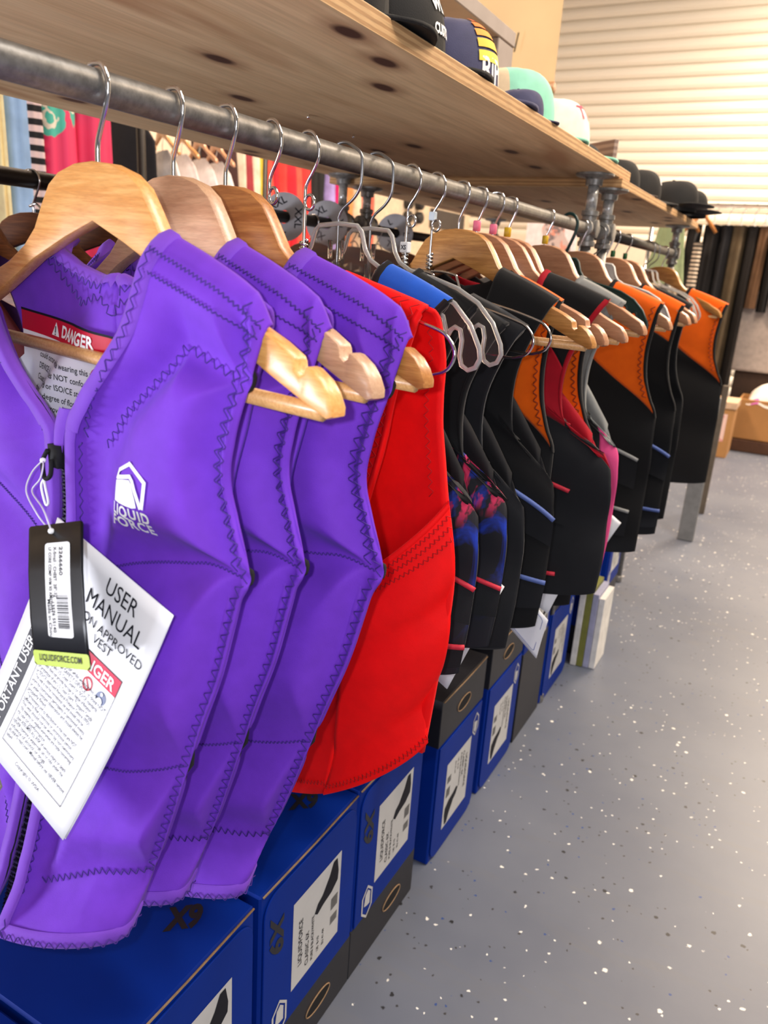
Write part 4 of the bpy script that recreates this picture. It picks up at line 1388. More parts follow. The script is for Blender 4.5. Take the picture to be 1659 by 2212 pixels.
# ------------------------------------------------------------------ shoe cartons on the floor
def carton(y0, y1, label, inv=False, mostly_black=False, h=0.386, back=0.36):
    t = thing('shoe_carton', label, 'box', (-0.42, (y0 + y1) / 2 * 0.875, 0), 0, 'boot cartons on the floor')
    t.scale = (0.875, 0.875, 0.875)
    W2 = (y1 - y0) / 2
    body = rbox((back, 2 * W2, h), 0.003, 1)
    solid('carton_body', body, BOXBLUE, t, (-back / 2, 0, h / 2))
    bz = (h - 0.105, h + 0.003) if inv else (0.0, 0.105)
    if mostly_black:
        bz = (0.0, 0.26)
    solid('black_band', rbox((back + 0.0016, 2 * W2 + 0.0016, bz[1] - bz[0] - 0.002), 0.0012, 1), BOXBLACK, t, (-back / 2, 0, (bz[0] + bz[1]) / 2))
    # front flap: a plate with two rounded corners
    z0, z1 = (0.004, bz[0] - 0.002) if inv else (bz[1] + 0.002, h - 0.012)
    r = 0.03
    pts = []
    ys = W2 - 0.006
    if inv:
        pts = [(-ys, z1), (-ys, z0 + r)] + [(-ys + r - r * math.cos(a), z0 + r - r * math.sin(a)) for a in [PI / 2 * i / 5 for i in range(1, 6)]] + [(ys - r + r * math.sin(a), z0 + r - r * math.cos(a)) for a in [PI / 2 * i / 5 for i in range(0, 6)]] + [(ys, z1)]
    else:
        pts = [(-ys, z0), (ys, z0), (ys, z1 - r)] + [(ys - r + r * math.cos(a), z1 - r + r * math.sin(a)) for a in [PI / 2 * i / 5 for i in range(1, 6)]] + [(-ys + r - r * math.sin(a), z1 - r + r * math.cos(a)) for a in [PI / 2 * i / 5 for i in range(0, 6)]]
    if not mostly_black:
        fl = prism([(p[0], p[1]) for p in pts], 0.003, 0.0008, 1)
        o = solid('front_flap', fl, BOXBLUE, t, (0.0018, 0, 0), (0, 0, PI / 2))
    else:
        fl = None
    # raw board edge along the lid
    e_ = MB().tube([(0.002, -W2 + 0.004, h - 0.001), (0.0025, 0, h - 0.002), (0.002, W2 - 0.004, h - 0.001)], 0.0016, 5)
    part('board_edge', e_, KRAFT, t)
    x = 0.0036 if fl else 0.0012
    cy, cz = (0.012, 0.236)
    lw, lh = 0.128, 0.160
    sgn = 1
    if inv:
        cy, cz, lh = 0.0, 0.135, 0.160
        sgn = -1
    if mostly_black:
        cz = 0.31; lh = 0.10; x = 0.0022
    def fl_at(u, v, off=0.0):
        # u along the label's width (0..1), v up its height (0..1)
        return (x + off, cy + sgn * (u - 0.5) * lw, cz + sgn * (v - 0.5) * lh)
    lab_ = part('label', rect_flat(MB(), fl_at, 0, 0, 1, 1), LABEL, t)
    pm = MB()
    boot = [(0.44, 0.60), (0.50, 0.56), (0.62, 0.60), (0.80, 0.63), (0.93, 0.70), (0.94, 0.80), (0.90, 0.97), (0.82, 0.97), (0.74, 0.85), (0.60, 0.72), (0.50, 0.68)]
    poly_print(pm, boot, lambda a, c: fl_at(a, c, 0.0006), 0.3)
    for a0, a1, c0, c1 in ((0.80, 0.95, 0.40, 0.54), (0.80, 0.95, 0.22, 0.32)):
        n_ = 12
        for i in range(n_):
            rect_flat(pm, lambda a, c: fl_at(a, c, 0.0006), a0, c0 + (c1 - c0) * i / n_, a1, c0 + (c1 - c0) * (i + 0.55) / n_)
    def btxt(s_, size, u0, v0):
        vs, fs = text_mesh(s_, size, 'LEFT', 0.0001)
        print_on(pm, vs, fs, lambda a, c: fl_at(u0 - c / lw, v0 + a / lh, 0.0006))
    if not inv or True:
        btxt('LIQUIDFORCE', 0.0135, 0.19, 0.20)
        btxt('CLASSIC 6X', 0.0120, 0.33, 0.10)
        btxt('PURE 8 BLACK/WHITE', 0.0085, 0.43, 0.08)
        btxt('US  8-10', 0.008, 0.55, 0.10)
        btxt('EU 41-44', 0.008, 0.66, 0.10)
    pr_ = part('label_print', pm, PRINT, lab_)
    if not mostly_black:
        lgm = MB()
        lx, lz = (-W2 + 0.045, 0.135) if not inv else (W2 - 0.035, 0.235)
        k = 0.00045 if not inv else 0.00038
        at_ = lambda a, c: (x + 0.0004, lx + sgn * a * k, lz + sgn * c * k)
        band_print(lgm, [(-36, -36), (-36, 36), (0, 72), (36, 36), (36, -36), (0, -72)], 9, at_, True)
        poly_print(lgm, [(-22, -10), (-14, 40), (4, 54), (22, 34), (22, -22), (0, -20)], at_, 200)
        part('logo', lgm, LABEL, t)
        xm = MB()
        vs, fs = text_mesh('X9', 0.052, bold=0.0022, shear=0.3)
        if not inv:
            print_on(xm, vs, fs, lambda a, c: (x + 0.0004, -W2 + 0.020 + c * 0.8, h - 0.085 - a * 1.0))
            part('carton_lettering', xm, BOXBLACK, t)
            xm = MB()
        vs, fs = text_mesh('X9', 0.055, bold=0.0028, shear=0.3)
        print_on(xm, vs, fs, lambda a, c: (-0.052 + c * -0.6 + a * 0.45, W2 - 0.055 + a * 0.42 + c * 0.6 - 0.02, h + 0.0012))
        part('carton_lettering', xm, BOXBLACK, t)
    hz = 0.055 if not inv else h - 0.055
    hy = 0.03 if not inv else 0.0
    if not mostly_black:
        hb = MB()
        poly_print(hb, [(0.034 * math.cos(a), 0.0145 * math.sin(a)) for a in [2 * PI * i / 20 for i in range(20)]], lambda a, c: (0.0016, hy + a, hz + c), 1)
        part('hand_hole', hb, plain('dark_hole', (6, 5, 6), 0.9), t)
        part('hole_rim', MB().tube([(0.0016, hy + 0.034 * math.cos(a), hz + 0.0145 * math.sin(a)) for a in [2 * PI * i / 24 for i in range(24)]], 0.0013, 5, closed=True), KRAFT, t)
    return t
carton(0.120, 0.376, 'blue boot carton cut off by the lower left corner, first of the row')
carton(0.384, 0.634, 'blue boot carton below the foremost purple vest, its top in full view')
carton(0.646, 0.897, 'blue boot carton below the red vest hem, second one fully showing its white label')
carton(0.900, 1.140, 'blue boot carton with black foot, last one right before the upside-down pair')
carton(1.215, 1.448, 'upside-down blue boot carton with black top, nearer of the pair', True)
carton(1.485, 1.715, 'upside-down blue boot carton with black top, farther of the pair', True)
carton(1.735, 1.945, 'mostly black carton between upside-down carton and far blue carton', False, True)
carton(1.965, 2.215, 'small-looking blue carton in front of the upright catalogues', True)
carton(2.330, 2.560, 'blue carton holding the upright catalogues against its front')
carton(2.680, 2.900, 'farthest blue carton, below the plain black vests')
ct = thing('catalogue_stack', 'stack of white and olive catalogues standing upright by the far blue carton', 'catalogues', (-0.400, 2.02, 0))
ct.scale = (0.7, 0.62, 0.80)
for i, (c_, wdt) in enumerate((((238, 236, 230), 0.012), ((130, 132, 60), 0.014), ((176, 178, 206), 0.012), ((240, 238, 232), 0.008))):
    me = rbox((0.022, 0.21 - 0.01 * i, 0.30 - 0.012 * i), 0.001, 1)
    o = solid('catalogue', me, plain('catalogue_%d' % i, c_, 0.5), ct, (0.014 + i * 0.024 - 0.02, 0.03, 0.152 - 0.006 * i))

# ------------------------------------------------------------------ caps on the shelf
ZC = Z1 + 0.021
def cap(y, yaw, label, crown, brim, front=None, x=-0.57, z=None, s=1.06, logo=None, bend=0.35, logo2=None):
    z = ZC if z is None else z
    t = thing('cap', label, 'cap', (x, y, z), math.radians(yaw), 'caps along the shelf')
    t.scale = (s, s, s)
    def dome(a, b, k=1.0):
        th = 2 * PI * a
        ph = b * PI / 2
        r = 0.092 * (math.cos(ph) ** 0.72)
        hgt = 0.108 * (math.sin(ph) ** 0.85)
        fr_ = max(0, math.cos(th))
        return Vector((r * math.cos(th) * 1.06 + 0.014 * fr_ * math.sin(ph) * math.cos(ph), r * math.sin(th) * 0.9, hgt + 0.010 * fr_ * math.cos(ph) * math.sin(ph) * 2 - 0.0012 * abs(math.sin(3 * th)) ** 8)) * k
    cm = MB()
    half = front is not None
    if half:
        cm.grid(lambda a, b: dome(0.19 + a * 0.62, b * 0.995), 28, 14)
        part('crown', cm, crown, t)
        part('front_panel', MB().grid(lambda a, b: dome(-0.19 + a * 0.38, b * 0.995), 18, 14), front, t)
    else:
        cm.grid(lambda a, b: dome(a, b * 0.995), 40, 14)
        part('crown', cm, crown, t)
    bm_ = MB()
    def brimf(a, b, dz=0.0):
        th = (a - 0.5) * 2.3
        r0, r1 = 0.09, 0.09 + 0.060 * math.cos((a - 0.5) * PI) ** 0.6
        r = r0 + (r1 - r0) * b
        xx, yy_ = r * math.cos(th) * 1.06, r * math.sin(th) * 0.92
        return (xx, yy_, 0.012 - bend * yy_ * yy_ * 10 * (0.3 + 0.7 * b) * 0.28 - 0.03 * b * bend + dz)
    bm_.grid(lambda a, b: brimf(a, b), 22, 8)
    bo = part('brim', bm_, brim, t)
    bo.modifiers.new('thickness', 'SOLIDIFY').thickness = 0.0045
    part('button', MB().lathe([(0.006, 0.105), (0.0075, 0.108), (0.005, 0.112), (0.001, 0.113)], 12), crown, t)
    for lg_ in (logo, logo2):
        if lg_:
            lg_(t, dome)
    return t
CAPBLACK = plain('cap_black', (24, 23, 23), 0.85, bump=0.4, bs=700)
NAVY = plain('cap_navy', (74, 74, 104), 0.85, bump=0.4, bs=700)
MINT = plain('cap_mint', (146, 214, 186), 0.8, bump=0.3, bs=700)
CREAMC = plain('cap_cream_mesh', (226, 202, 166), 0.85, bump=0.5, bs=900)
WCAP = plain('cap_white', (232, 222, 214), 0.8)
def cap_text(txts, mat, size, lift=0.0012, bold=0.0006, th0=0.0):
    def f(t, dome):
        mb = MB()
        for txt, ph0, sz_ in txts:
            vs, fs = text_mesh(txt, sz_, 'CENTER', bold, 1.0, 1.0)
            print_on(mb, vs, fs, lambda x, y: dome(th0 + x / (2 * PI * 0.085), min(0.95, ph0 + y / 0.15), 1.0 + lift / 0.1))
        part('lettering', mb, mat, t)
    return f
def sunset(t, dome):
    cols = ((244, 96, 42), (246, 128, 48), (248, 160, 52), (250, 198, 60), (252, 222, 80))
    for i, c_ in enumerate(cols):
        b0, b1 = 0.72 - i * 0.10, 0.645 - i * 0.10
        wd = (0.05, 0.065, 0.072, 0.074, 0.074)[i]
        part('sunset_stripe', MB().grid(lambda a, b: dome((a - 0.5) * 2 * wd, b0 + (b1 - b0) * b, 1.012), 8, 2), plain('sunset_%d' % i, c_, 0.7, var=0.02), t)
    cap_text((('RIPC', 0.12, 0.034),), WHITE, 0.03)(t, dome)
cap(0.76, 8, 'black cap at the top of the picture, only its curved brim in view', CAPBLACK, CAPBLACK, x=-0.53, s=0.9)
cap(0.95, 8, 'black cap with white script lettering on its front', CAPBLACK, CAPBLACK, logo=cap_text((('wild', 0.34, 0.030),), WHITE, 0.03), logo2=cap_text((('CUSTOM', 0.20, 0.012),), WHITE, 0.03))
cap(1.135, 2, 'navy cap with orange and yellow sunset patch', NAVY, NAVY, logo=sunset)
cap(1.235, 20, 'low navy cap between sunset cap and mint cap, its curved brim showing', NAVY, NAVY, x=-0.465, s=0.42)
cap(1.41, 10, 'mint green cap with cream mesh back', CREAMC, MINT, MINT)
cap(1.66, -8, 'white-fronted cap with mint brim and pink letters', WCAP, MINT, WCAP, logo=cap_text((('TT', 0.36, 0.04),), plain('pink_letters', (232, 60, 92), 0.6), 0.03))
cap(1.865, 20, 'flat black cap with pale brim beside the small wooden sign', CAPBLACK, WCAP, s=0.85, z=Z2 + 0.018)
sg = thing('small_sign', 'small grey brown wood-grain sign standing between caps', 'sign', (-0.55, 2.07, Z2 + 0.018), 0.9)
me = rbox((0.012, 0.12, 0.125), 0.001, 1)
solid('panel', me, striped('wood_grain_print', (132, 112, 102), (166, 146, 132), 22, 'Z'), sg, (0, 0, 0.0625))
cap(2.055, 15, 'black cap with brown brim beyond the wooden sign', CAPBLACK, plain('brown_brim', (66, 52, 44), 0.8), x=-0.515, s=0.76, z=Z2 + 0.018)
cap(2.25, 15, 'black cap with small white front print, near the far end', CAPBLACK, CAPBLACK, x=-0.50, logo=cap_text((('ELEV', 0.3, 0.025),), WHITE, 0.03), s=0.78, z=Z2 + 0.018)
cap(2.45, 5, 'charcoal cap with flat wide brim, second from shelf end', CAPBLACK, CAPBLACK, x=-0.43, bend=-0.25, s=0.75, z=Z2 + 0.018)
cap(2.62, 5, 'charcoal cap with flat brim, last at the shelf end', CAPBLACK, CAPBLACK, x=-0.42, bend=-0.25, s=0.7, z=Z2 + 0.018)

# ------------------------------------------------------------------ upper tier and canvas
tier = thing('tier_shelf', 'grey painted low tier shelf standing on the plywood behind the caps', 'shelf', (-0.86, 0.92, ZC))
GREYP = plain('grey_paint', (140, 128, 122), 0.6, var=0.1, vs=14)
solid('top_board', rbox((0.32, 1.72, 0.030), 0.002, 1), GREYP, tier, (0, 0.03, 0.268))
for y in (-0.75, 0.842):
    for x in (-0.13, 0.140):
        solid('leg', rbox((0.036, 0.09, 0.253), 0.002, 1), GREYP, tier, (x, y, 0.1265))
cvs = thing('canvas_banner', 'hanging tan canvas with small dark slot and wooden hem bar, above the shelf', 'banner', (-1.30, 3.2, EYE + 0.675))
TAN = plain('tan_canvas', (226, 198, 152), 0.85, var=0.06, vs=5, bump=0.3, bs=300)
part('cloth', MB().grid(lambda a, b: (-0.5 + 0.752 * a, 0.018 * math.sin(9 * a + 1.5 * b) * (0.4 + b) - 0.05 * a * a, 0.0 + 1.3 * b), 40, 30), TAN, cvs)
part('hem_bar', MB().tube([(-0.5, 0.0, 0.012), (-0.12, 0.014, 0.012), (0.252, -0.045, 0.012)], 0.022, 8), wood('hem_wood', (150, 104, 66), (190, 140, 92), (2, 30, 30)), cvs)
o = part('slot', MB().grid(lambda a, b: (0.085 + 0.006 * a + 0.010 * b, -0.07, 0.135 + 0.065 * b), 1, 2), LINING, cvs)

# ------------------------------------------------------------------ things beyond the rack
def folds(w_, d_, h_, n, seed, flare=0.1, taper=None):
    """hanging cloth: a closed pleated loop lofted downwards, hung at z = 0"""
    rnd = random.Random(seed)
    ph = [rnd.uniform(0, 6.28) for _ in range(4)]
    mb = MB()
    def f(a, b):
        th = 2 * PI * a
        k = (1 + flare * b) * (taper(b) if taper else 1.0)
        rr = 1 + 0.22 * b ** 0.5 * math.sin(n * th + ph[0]) + 0.08 * math.sin((n + 3) * th + ph[1] + b * 2)
        return (w_ / 2 * math.cos(th) * k * (0.85 + 0.15 * rr), d_ / 2 * math.sin(th) * k * rr, -h_ * b)
    mb.grid(f, 40, 10, closed_u=True)
    mb.f.append(tuple(range(40)))
    mb.m.append(0)
    return mb

def garment(loc, rot, w_, d_, h_, mat, name, label, cat, group, seed=1, hook=CHROME, shoulders=False, n=5):
    t = thing(name, label, cat, loc, rot, group)
    tp = (lambda b: min(1.0, 0.35 + b * 4.5) if b < 0.15 else 1.0) if shoulders else None
    part('cloth', folds(w_, d_, h_, n, seed, taper=tp), mat, t)
    hk = [(0.0, 0.0, -0.005), (0, 0, 0.03), (0.012, 0, 0.045), (0.016, 0, 0.06), (0.006, 0, 0.072), (-0.006, 0, 0.068)]
    part('hook', MB().tube(smooth_curve(hk, 16), 0.0018, 6), hook, t)
    return t

def rail(name, label, x0, y0, x1, y1, z, mat, legs=True):
    t = thing(name, label, 'clothes rail', ((x0 + x1) / 2, (y0 + y1) / 2, 0))
    a = Vector((x0 - (x0 + x1) / 2, y0 - (y0 + y1) / 2, z))
    c = Vector((-a.x, -a.y, z))
    part('bar', MB().tube([a, c], 0.014, 12), mat, t)
    if legs:
        for p in (a, c):
            part('upright', MB().tube([(p.x, p.y, 0.03), tuple(p)], 0.014, 10), mat, t)
            d_ = (c - a).normalized().cross(Vector((0, 0, 1))) * 0.22
            part('foot', MB().tube([(p.x - d_.x, p.y - d_.y, 0.015), (p.x + d_.x, p.y + d_.y, 0.015)], 0.014, 8), mat, t)
    return t

def flowered():
    m, nt, b = nodes('pink_floral')
    vo = nt.nodes.new('ShaderNodeTexVoronoi')
    vo.inputs['Scale'].default_value = 1.0
    v = coords(nt, (9, 9, 8))
    ad = nt.nodes.new('ShaderNodeVectorMath'); ad.operation = 'MULTIPLY_ADD'
    ad.inputs[1].default_value = (0.35, 0.35, 0.35)
    nt.links.new(noise_tex(nt, coords(nt), 42, 1), ad.inputs[0]); nt.links.new(v, ad.inputs[2])
    nt.links.new(ad.outputs[0], vo.inputs['Vector'])
    pet = ramp(nt, vo.outputs['Distance'], [(0.40, 1.0), (0.42, 0.0)])
    ring = ramp(nt, vo.outputs['Distance'], [(0.15, 0.0), (0.16, 1.0), (0.26, 1.0), (0.27, 0.0)])
    c = mix_rgb(nt, pet, lin((244, 60, 112)), lin((82, 198, 178)))
    nt.links.new(mix_rgb(nt, ring, c, lin((244, 238, 220))), b.inputs['Base Color'])
    b.inputs['Roughness'].default_value = 0.6
    return m
PINKFLOWER = flowered()
BW = striped('black_white_bands', (24, 22, 26), (236, 208, 206), 9.5, 'Z')
row = 'garments on the back left rail'
rail('clothes_rail', 'black clothes rail on the left behind the pipe rack, with pink and blue garments', -2.0, 0.7, -2.0, 1.98, 1.574, BPIPE)
for y, wd, m, lb, sd in ((1.465, 0.03, plain('butter_cloth', (250, 226, 170), 0.8), 'pale yellow garment, leftmost on the rail behind the rack', 1),
                         (1.515, 0.075, plain('light_blue_cloth', (150, 186, 232), 0.8, var=0.15, vs=14), 'light blue garment beside the zebra patterned one', 2),
                         (1.572, 0.060, BW, 'black and white wavy patterned garment', 3),
                         (1.660, 0.105, PINKFLOWER, 'pink garment with big turquoise flowers', 4),
                         (1.785, 0.110, plain('hot_pink_cloth', (240, 62, 112), 0.7, var=0.1, vs=10), 'plain hot pink garment next to the flowered one', 5)):
    garment((-2.0, y, 1.509), PI / 2 - 0.15, wd, 0.07, 0.62, m, 'hanging_garment', lb, 'garment', row, sd)
row = 'garments on the rail behind, further back'
rail('clothes_rail', 'black clothes rail behind, carrying wooden hangers and white shirts', -2.7, 2.35, -2.7, 3.55, 1.634, BPIPE)
DARKCL = plain('dark_cloth', (30, 28, 32), 0.85)
garment((-2.68, 2.50, 1.564), 0, 0.46, 0.05, 0.6, DARKCL, 'hanging_garment', 'dark garment left of the navy and white print shirt', 'garment', row, 11, shoulders=True)
shirts = [(2.66, spotted('navy_white_print', (226, 228, 230), ((40, 62, 92), (70, 92, 110)), 24), 'white shirt with navy leaf print on far wooden hanger'),
          (2.80, plain('white_cotton', (240, 236, 238), 0.85), 'first white shirt right of the navy print shirt'),
          (2.92, plain('white_cotton', (240, 236, 238), 0.85), 'second white shirt right of the navy print shirt'),
          (3.04, plain('white_cotton', (240, 236, 238), 0.85), 'third white shirt right of the navy print shirt'),
          (3.16, plain('white_cotton', (240, 236, 238), 0.85), 'fourth white shirt, nearest to the red tops')]
for i, (y, m, lb) in enumerate(shirts):
    garment((-2.70, y, 1.455), -0.5, 0.44, 0.05, 0.6, m, 'hanging_shirt', lb, 'shirt', row, 20 + i, shoulders=True)
    wood_hanger(y, -28, HW[3] if i < 3 else HW[4], 'far wooden hanger holding the ' + lb.split(' on far')[0].split(' right of')[0].split(', nearest')[0], False, None, -2.70, False, 'far wooden hangers', 1.60)
row = 'bright tops on the far left rail'
rail('clothes_rail', 'long dark rail far left with red, lilac and magenta tops', -3.2, 3.6, -3.2, 5.5, 1.714, BPIPE)
bright = [(3.72, (60, 30, 30)), (3.80, (222, 206, 186)), (3.87, (150, 50, 60)), (3.94, (232, 214, 196)), (4.00, (216, 190, 60)), (4.07, (226, 84, 70)), (4.14, (190, 30, 50)),
          (4.22, (238, 66, 62)), (4.30, (214, 36, 56)), (4.38, (244, 96, 80)), (4.46, (234, 60, 60)), (4.56, (22, 22, 26)), (4.66, (26, 26, 30)), (4.78, (168, 150, 220)), (4.90, (226, 20, 112)), (5.02, (236, 150, 90)), (5.14, (234, 214, 190)), (5.32, (250, 110, 92))]
names = ['dark brown', 'beige', 'brick red', 'cream', 'mustard', 'coral', 'deep red', 'scarlet', 'crimson', 'salmon', 'bright red', 'black', 'second black', 'lilac', 'magenta', 'apricot', 'pale cream', 'neon coral']
nxt = names[1:] + ['']
for i, (y, c_) in enumerate(bright):
    lb = '%s top on the far rail, %s' % (names[i], ('followed by the %s one' % nxt[i]) if nxt[i] else 'last before the white board')
    garment((-3.2, y, 1.654), PI / 2 + 0.2, 0.10, 0.26, 0.62, plain('top_' + names[i].replace(' ', '_'), c_, 0.8, var=0.2, vs=18), 'hanging_shirt', lb, 'top', row, 40 + i)
# things on the rack's own rear pipe
row = 'garments on the rear pipe'
rear = [(0.60, (90, 20, 30)), (0.70, (60, 24, 90)), (0.82, (20, 60, 170)), (0.95, (20, 20, 24)), (1.08, (30, 30, 34)), (1.20, (170, 40, 40)), (1.32, (28, 26, 30)), (1.56, (216, 90, 60)), (1.74, (26, 26, 30)), (1.86, (60, 40, 36)), (2.0, (30, 28, 28)), (2.2, (200, 70, 40)), (2.4, (28, 28, 30))]
rn = ['maroon', 'violet', 'royal blue', 'black', 'charcoal', 'brick', 'jet black', 'burnt orange', 'coal grey', 'brown', 'ash black', 'rust', 'dull black']
for i, (y, c_) in enumerate(rear):
    zt = EYE + 0.088
    garment((RX, y, zt - 0.105), 0.25, 0.40, 0.045, 0.55, plain('rear_' + rn[i].replace(' ', '_'), c_, 0.85), 'hanging_garment', '%s garment hanging on the rear pipe' % rn[i], 'garment', row, 70 + i, shoulders=True)
    wood_hanger(y, 14, DARKWOOD, 'dark wooden hanger on the rear pipe with the %s garment' % rn[i], False, None, RX, False, 'dark hangers on the rear pipe', zt)
GREYDISC = plain('grey_size_disc', (188, 188, 192), 0.6)
for y, txt, lb in ((1.45, 'XXL', 'large grey size divider disc marked XXL on the rear pipe'), (1.62, 'XL', 'grey size divider disc on the rear pipe by the chrome post'), (1.96, 'L', 'grey size divider disc on the rear pipe, farthest of them')):
    t = thing('size_disc', lb, 'size divider', (RX, y, EYE + 0.088), 0.35, 'size divider discs')
    mb = MB()
    rin, rout = 0.0135, 0.05
    M_ = Matrix.Rotation(PI / 2, 4, 'X')
    for h0 in (-0.0012, 0.0012):
        mb.grid(lambda a, b: M_ @ Vector(((rin + (rout - rin) * b) * math.cos(2 * PI * a), (rin + (rout - rin) * b) * math.sin(2 * PI * a), h0)), 36, 1, closed_u=True, flip=h0 < 0)
    for r_ in (rin, rout):
        mb.grid(lambda a, b: M_ @ Vector((r_ * math.cos(2 * PI * a), r_ * math.sin(2 * PI * a), -0.0012 + 0.0024 * b)), 36, 1, closed_u=True)
    part('disc', mb, GREYDISC, t)
    for k in range(3):
        lm = MB()
        vs, fs = text_mesh(txt, 0.022, bold=0.0003)
        a0 = k * 2 * PI / 3 + 0.5
        print_on(lm, vs, fs, lambda x, y_: ((x) * math.cos(a0) - (y_ + 0.024) * math.sin(a0), -0.0018, x * math.sin(a0) + (y_ + 0.024) * math.cos(a0)))
        part('lettering', lm, INK, t)
pb = thing('peg_panel', 'cream display board with four dark round pegs, seen past the hooks', 'board', (-3.3, 6.8, 1.504))
solid('board', rbox((0.03, 2.2, 0.9), 0.003, 1), plain('cream_board', (236, 216, 190), 0.7), pb)
for y, z in ((-0.50, 0.06), (-0.29, 0.07), (-0.50, -0.055), (-0.29, -0.045)):
    part('peg', MB().lathe([(0.045, 0), (0.05, 0.01), (0.05, 0.05), (0.04, 0.06)], 16, Matrix.Translation((0.015, y, z)) @ Matrix.Rotation(PI / 2, 4, 'Y')), plain('dark_peg', (44, 42, 44), 0.5), pb)
solid('dark_picture', rbox((0.02, 0.75, 0.16), 0.002, 1), plain('dark_picture', (72, 66, 66), 0.5), pb, (0.03, 0.36, -0.02))
pt = thing('poster_stand', 'white poster with a pinkish figure far behind the pipes', 'poster', (-1.72, 5.5, 1.294), 0)
solid('sheet', rbox((0.36, 0.01, 0.32), 0.001, 1), plain('poster_white', (232, 222, 224), 0.5), pt)
part('pole', MB().tube([(0, 0.01, -1.294), (0, 0.01, 0.1)], 0.008, 8), DULLWIRE, pt)
o = part('figure_print', MB().grid(lambda a, b: (-0.04 + 0.16 * a + 0.03 * math.sin(6 * b), -0.0065, -0.14 + 0.24 * b), 4, 8), spotted('poster_figure', (230, 150, 130), ((200, 180, 176), (120, 110, 112)), 14), pt)
wp = thing('white_counter', 'long cream counter panel across the back of the shop', 'counter', (-2.2, 7.1, 0))
solid('panel', rbox((2.6, 0.4, 1.38), 0.004, 1), plain('counter_cream', (240, 224, 202), 0.6, var=0.03), wp, (0, 0, 0.692))
gc = thing('green_cloth', 'olive green cloth hanging at the far end of the second rack', 'cloth', (-0.88, 5.2, 1.54))
part('cloth', folds(0.10, 0.06, 0.5, 4, 91, 1.4), plain('olive_cloth', (126, 140, 104), 0.85), gc)
part('pole', MB().tube([(0.0, 0.0, -1.54), (0.0, 0.0, 0.0)], 0.01, 8), BPIPE, gc)

# ------------------------------------------------------------------ clothes rack at the back right
RY = 6.0
rail('clothes_rail', 'chrome clothes rail at the back right, before the roller door', -1.15, RY, 1.4, RY, EYE + 0.54, CHROME)
row = 'trousers on the back right rail'
zt = EYE + 0.54 - 0.13
items = [(-0.97, 0.06, 0.80, (26, 25, 28), 'black garment with striped cuff, left end of the back rail'), (-0.86, 0.09, 0.75, (30, 29, 32), 'black top second from left on the back rail'),
         (-0.745, 0.10, 1.2, (34, 32, 34), 'long black garment just left of the olive trousers'), (-0.655, 0.09, 1.25, (24, 24, 30), 'black trousers touching the olive pair'),
         (-0.575, 0.11, 1.34, (92, 78, 58), 'long olive trousers on the back rail'), (-0.495, 0.08, 1.25, (26, 22, 22), 'slim black trousers between olive and brown pairs'),
         (-0.425, 0.075, 0.52, (112, 82, 58), 'brown trousers folded short on the back rail'), (-0.35, 0.07, 0.54, (20, 20, 22), 'short black trousers next to the brown pair'),
         (-0.28, 0.07, 0.50, (104, 76, 54), 'second brown trousers cut by the right picture edge'), (-0.2, 0.08, 0.55, (24, 22, 24), 'black trousers beyond the right picture edge')]
for i, (x, wd, h_, c_, lb) in enumerate(items):
    t = thing('trousers', lb, 'trousers', (x, RY, zt), 0.15, row)
    part('cloth', folds(wd * 1.05, 0.30, h_, 3, 120 + i, 0.05), plain('trouser_%d' % i, c_, 0.85, var=0.2, vs=12), t)
    hb = MB()
    hb.tube(smooth_curve([(0, 0, 0.0), (0, 0, 0.085), (0.012, 0, 0.10), (0.018, 0, 0.125), (0.004, 0, 0.145), (-0.012, 0, 0.135)], 14), 0.003, 6)
    part('hook', hb, CHROME, t)
    cl_ = MB().box((0, 0, 0.012), (0.012, 0.30, 0.03))
    part('clip_bar', cl_, WHITEPL, t, smooth=False)
for x, lb in ((-0.90, 'chevron wooden hanger at the left end of the back rail'), (-0.795, 'second chevron wooden hanger on the back rail, lighter and lower')):
    t = thing('chevron_hanger', lb, 'hanger', (x, RY - 0.22, zt + 0.075), 0.3, 'chevron hangers')
    for sgn in (-1, 1):
        part('arm', MB().tube([(0, 0, 0), (sgn * 0.10, 0, -0.13)], [0.016, 0.011], 8), HW[2], t)
    part('hook', MB().tube(smooth_curve([(0, 0, 0), (0.0, 0, 0.05), (0.02, 0.1, 0.08), (0.0, 0.2, 0.075)], 14), 0.003, 6), CHROME, t)
for x, h_, lb in ((-0.925, 0.45, 'slim striped sleeve on the left of the back rail'), (-0.79, 0.62, 'wider striped sleeve on the back rail beside olive trousers')):
    t = thing('striped_garment', lb, 'garment', (x, RY - 0.24, zt - 0.12), 0.1, 'striped sleeves')
    part('cloth', folds(0.055, 0.06, h_, 2, int(h_ * 100), 0.25), striped('fine_stripes', (36, 34, 34), (206, 188, 168), 12, 'Z'), t)
wb = thing('pale_bin', 'pale grey storage bin under the back right rail', 'bin', (-0.16, 7.0, 0))
solid('body', rbox((0.86, 0.45, 0.62), 0.02, 2), plain('pale_bin', (176, 164, 158), 0.6), wb, (0, 0, 0.88))
solid('base', rbox((0.66, 0.40, 0.56), 0.004, 1), plain('dark_base', (66, 48, 38), 0.8), wb, (0, 0.03, 0.285))
cbx = thing('cardboard_box', 'open brown cardboard box with white shirts, on the floor at back right', 'box', (-0.07, 6.6, 0.10))
CARD = plain('brown_cardboard', (178, 130, 78), 0.85, var=0.08, vs=6)
solid('front_wall', rbox((0.64, 0.012, 0.30), 0.002, 1), CARD, cbx, (0, -0.17, 0.15))
solid('back_wall', rbox((0.64, 0.012, 0.30), 0.002, 1), CARD, cbx, (0, 0.17, 0.15))
for s_ in (-1, 1):
    solid('side_wall', rbox((0.012, 0.34, 0.30), 0.002, 1), CARD, cbx, (s_ * 0.314, 0, 0.15))
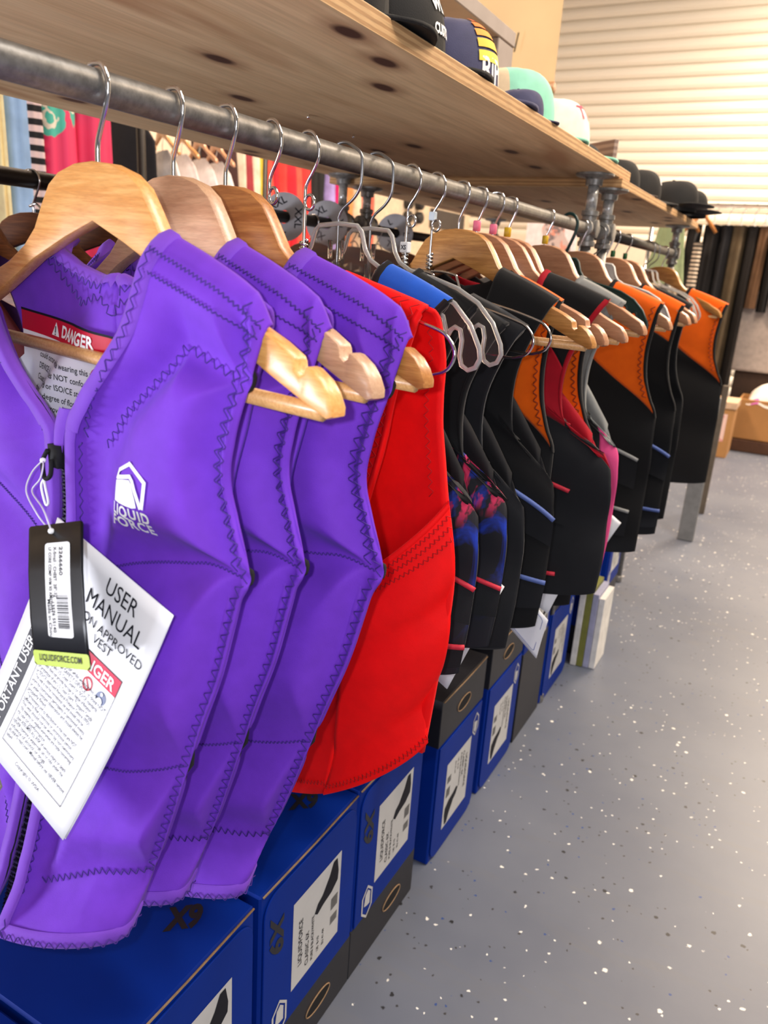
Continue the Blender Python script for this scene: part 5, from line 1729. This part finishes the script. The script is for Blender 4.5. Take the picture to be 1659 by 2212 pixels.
solid('bottom', rbox((0.62, 0.33, 0.01), 0.002, 1), CARD, cbx, (0, 0, 0.006))
pal = thing('floor_pallet', 'low dark pallet under the cardboard box', 'pallet', (-0.07, 6.6, 0))
for y in (-0.15, 0.0, 0.15):
    solid('board', rbox((0.7, 0.09, 0.09), 0.003, 1), plain('dark_pallet', (84, 56, 40), 0.85), pal, (0, y, 0.048))
ws = thing('white_shirt', 'crumpled white shirt with pink print bulging from the cardboard box', 'shirt', (-0.05, 6.57, 0.36))
part('cloth', MB().grid(lambda a, b: ((a - 0.5) * 0.58, (b - 0.5) * 0.3, 0.20 * math.sin(PI * a) ** 0.4 * math.sin(PI * b) ** 0.5 + 0.03 * noise.noise(Vector((a * 7, b * 5, 1.3)))), 30, 20), spotted('white_shirt_print', (244, 234, 224), ((214, 110, 190),), 3.2, (0.66, 0.68)), ws)
sb_ = thing('small_box', 'narrow cardboard box with red and white label in front of the cardboard box', 'box', (-0.46, 6.2, 0))
solid('body', rbox((0.16, 0.30, 0.36), 0.003, 1), CARD, sb_, (0, 0, 0.18))
solid('lid', rbox((0.18, 0.32, 0.05), 0.003, 1), plain('pale_lid', (206, 176, 146), 0.7), sb_, (0, 0, 0.385))
part('label', MB().grid(lambda a, b: (-0.08 + 0.12 * a, -0.1515, 0.12 + 0.2 * b), 2, 2), spotted('red_white_label', (236, 200, 190), ((206, 40, 60),), 12, (0.5, 0.55)), sb_)
gt = thing('leg_frame', 'grey and brown legged display frame behind the last vests, lower legs in view', 'stand', (-0.50, 4.3, 0))
GL = plain('grey_leg', (122, 124, 126), 0.6)
BL_ = plain('brown_leg', (96, 86, 74), 0.7)
for x in (0.155, -0.34):
    solid('leg', rbox((0.072, 0.04, 0.70), 0.003, 1), GL, gt, (x, -0.45, 0.351))
    solid('back_leg', rbox((0.03, 0.03, 0.70), 0.003, 1), BL_, gt, (x + 0.005, 0.10, 0.351))
solid('cross_bar', rbox((0.45, 0.03, 0.06), 0.003, 1), GL, gt, (-0.07, -0.45, 0.66))
for o in (wb, cbx, pal, ws, sb_, gt):
    o.location = (o.location.x * 0.876, o.location.y * 0.876, max(0.0, (o.location.z - 1.176) * 0.876 + 1.03))
    o.scale = (0.876, 0.876, 0.876)
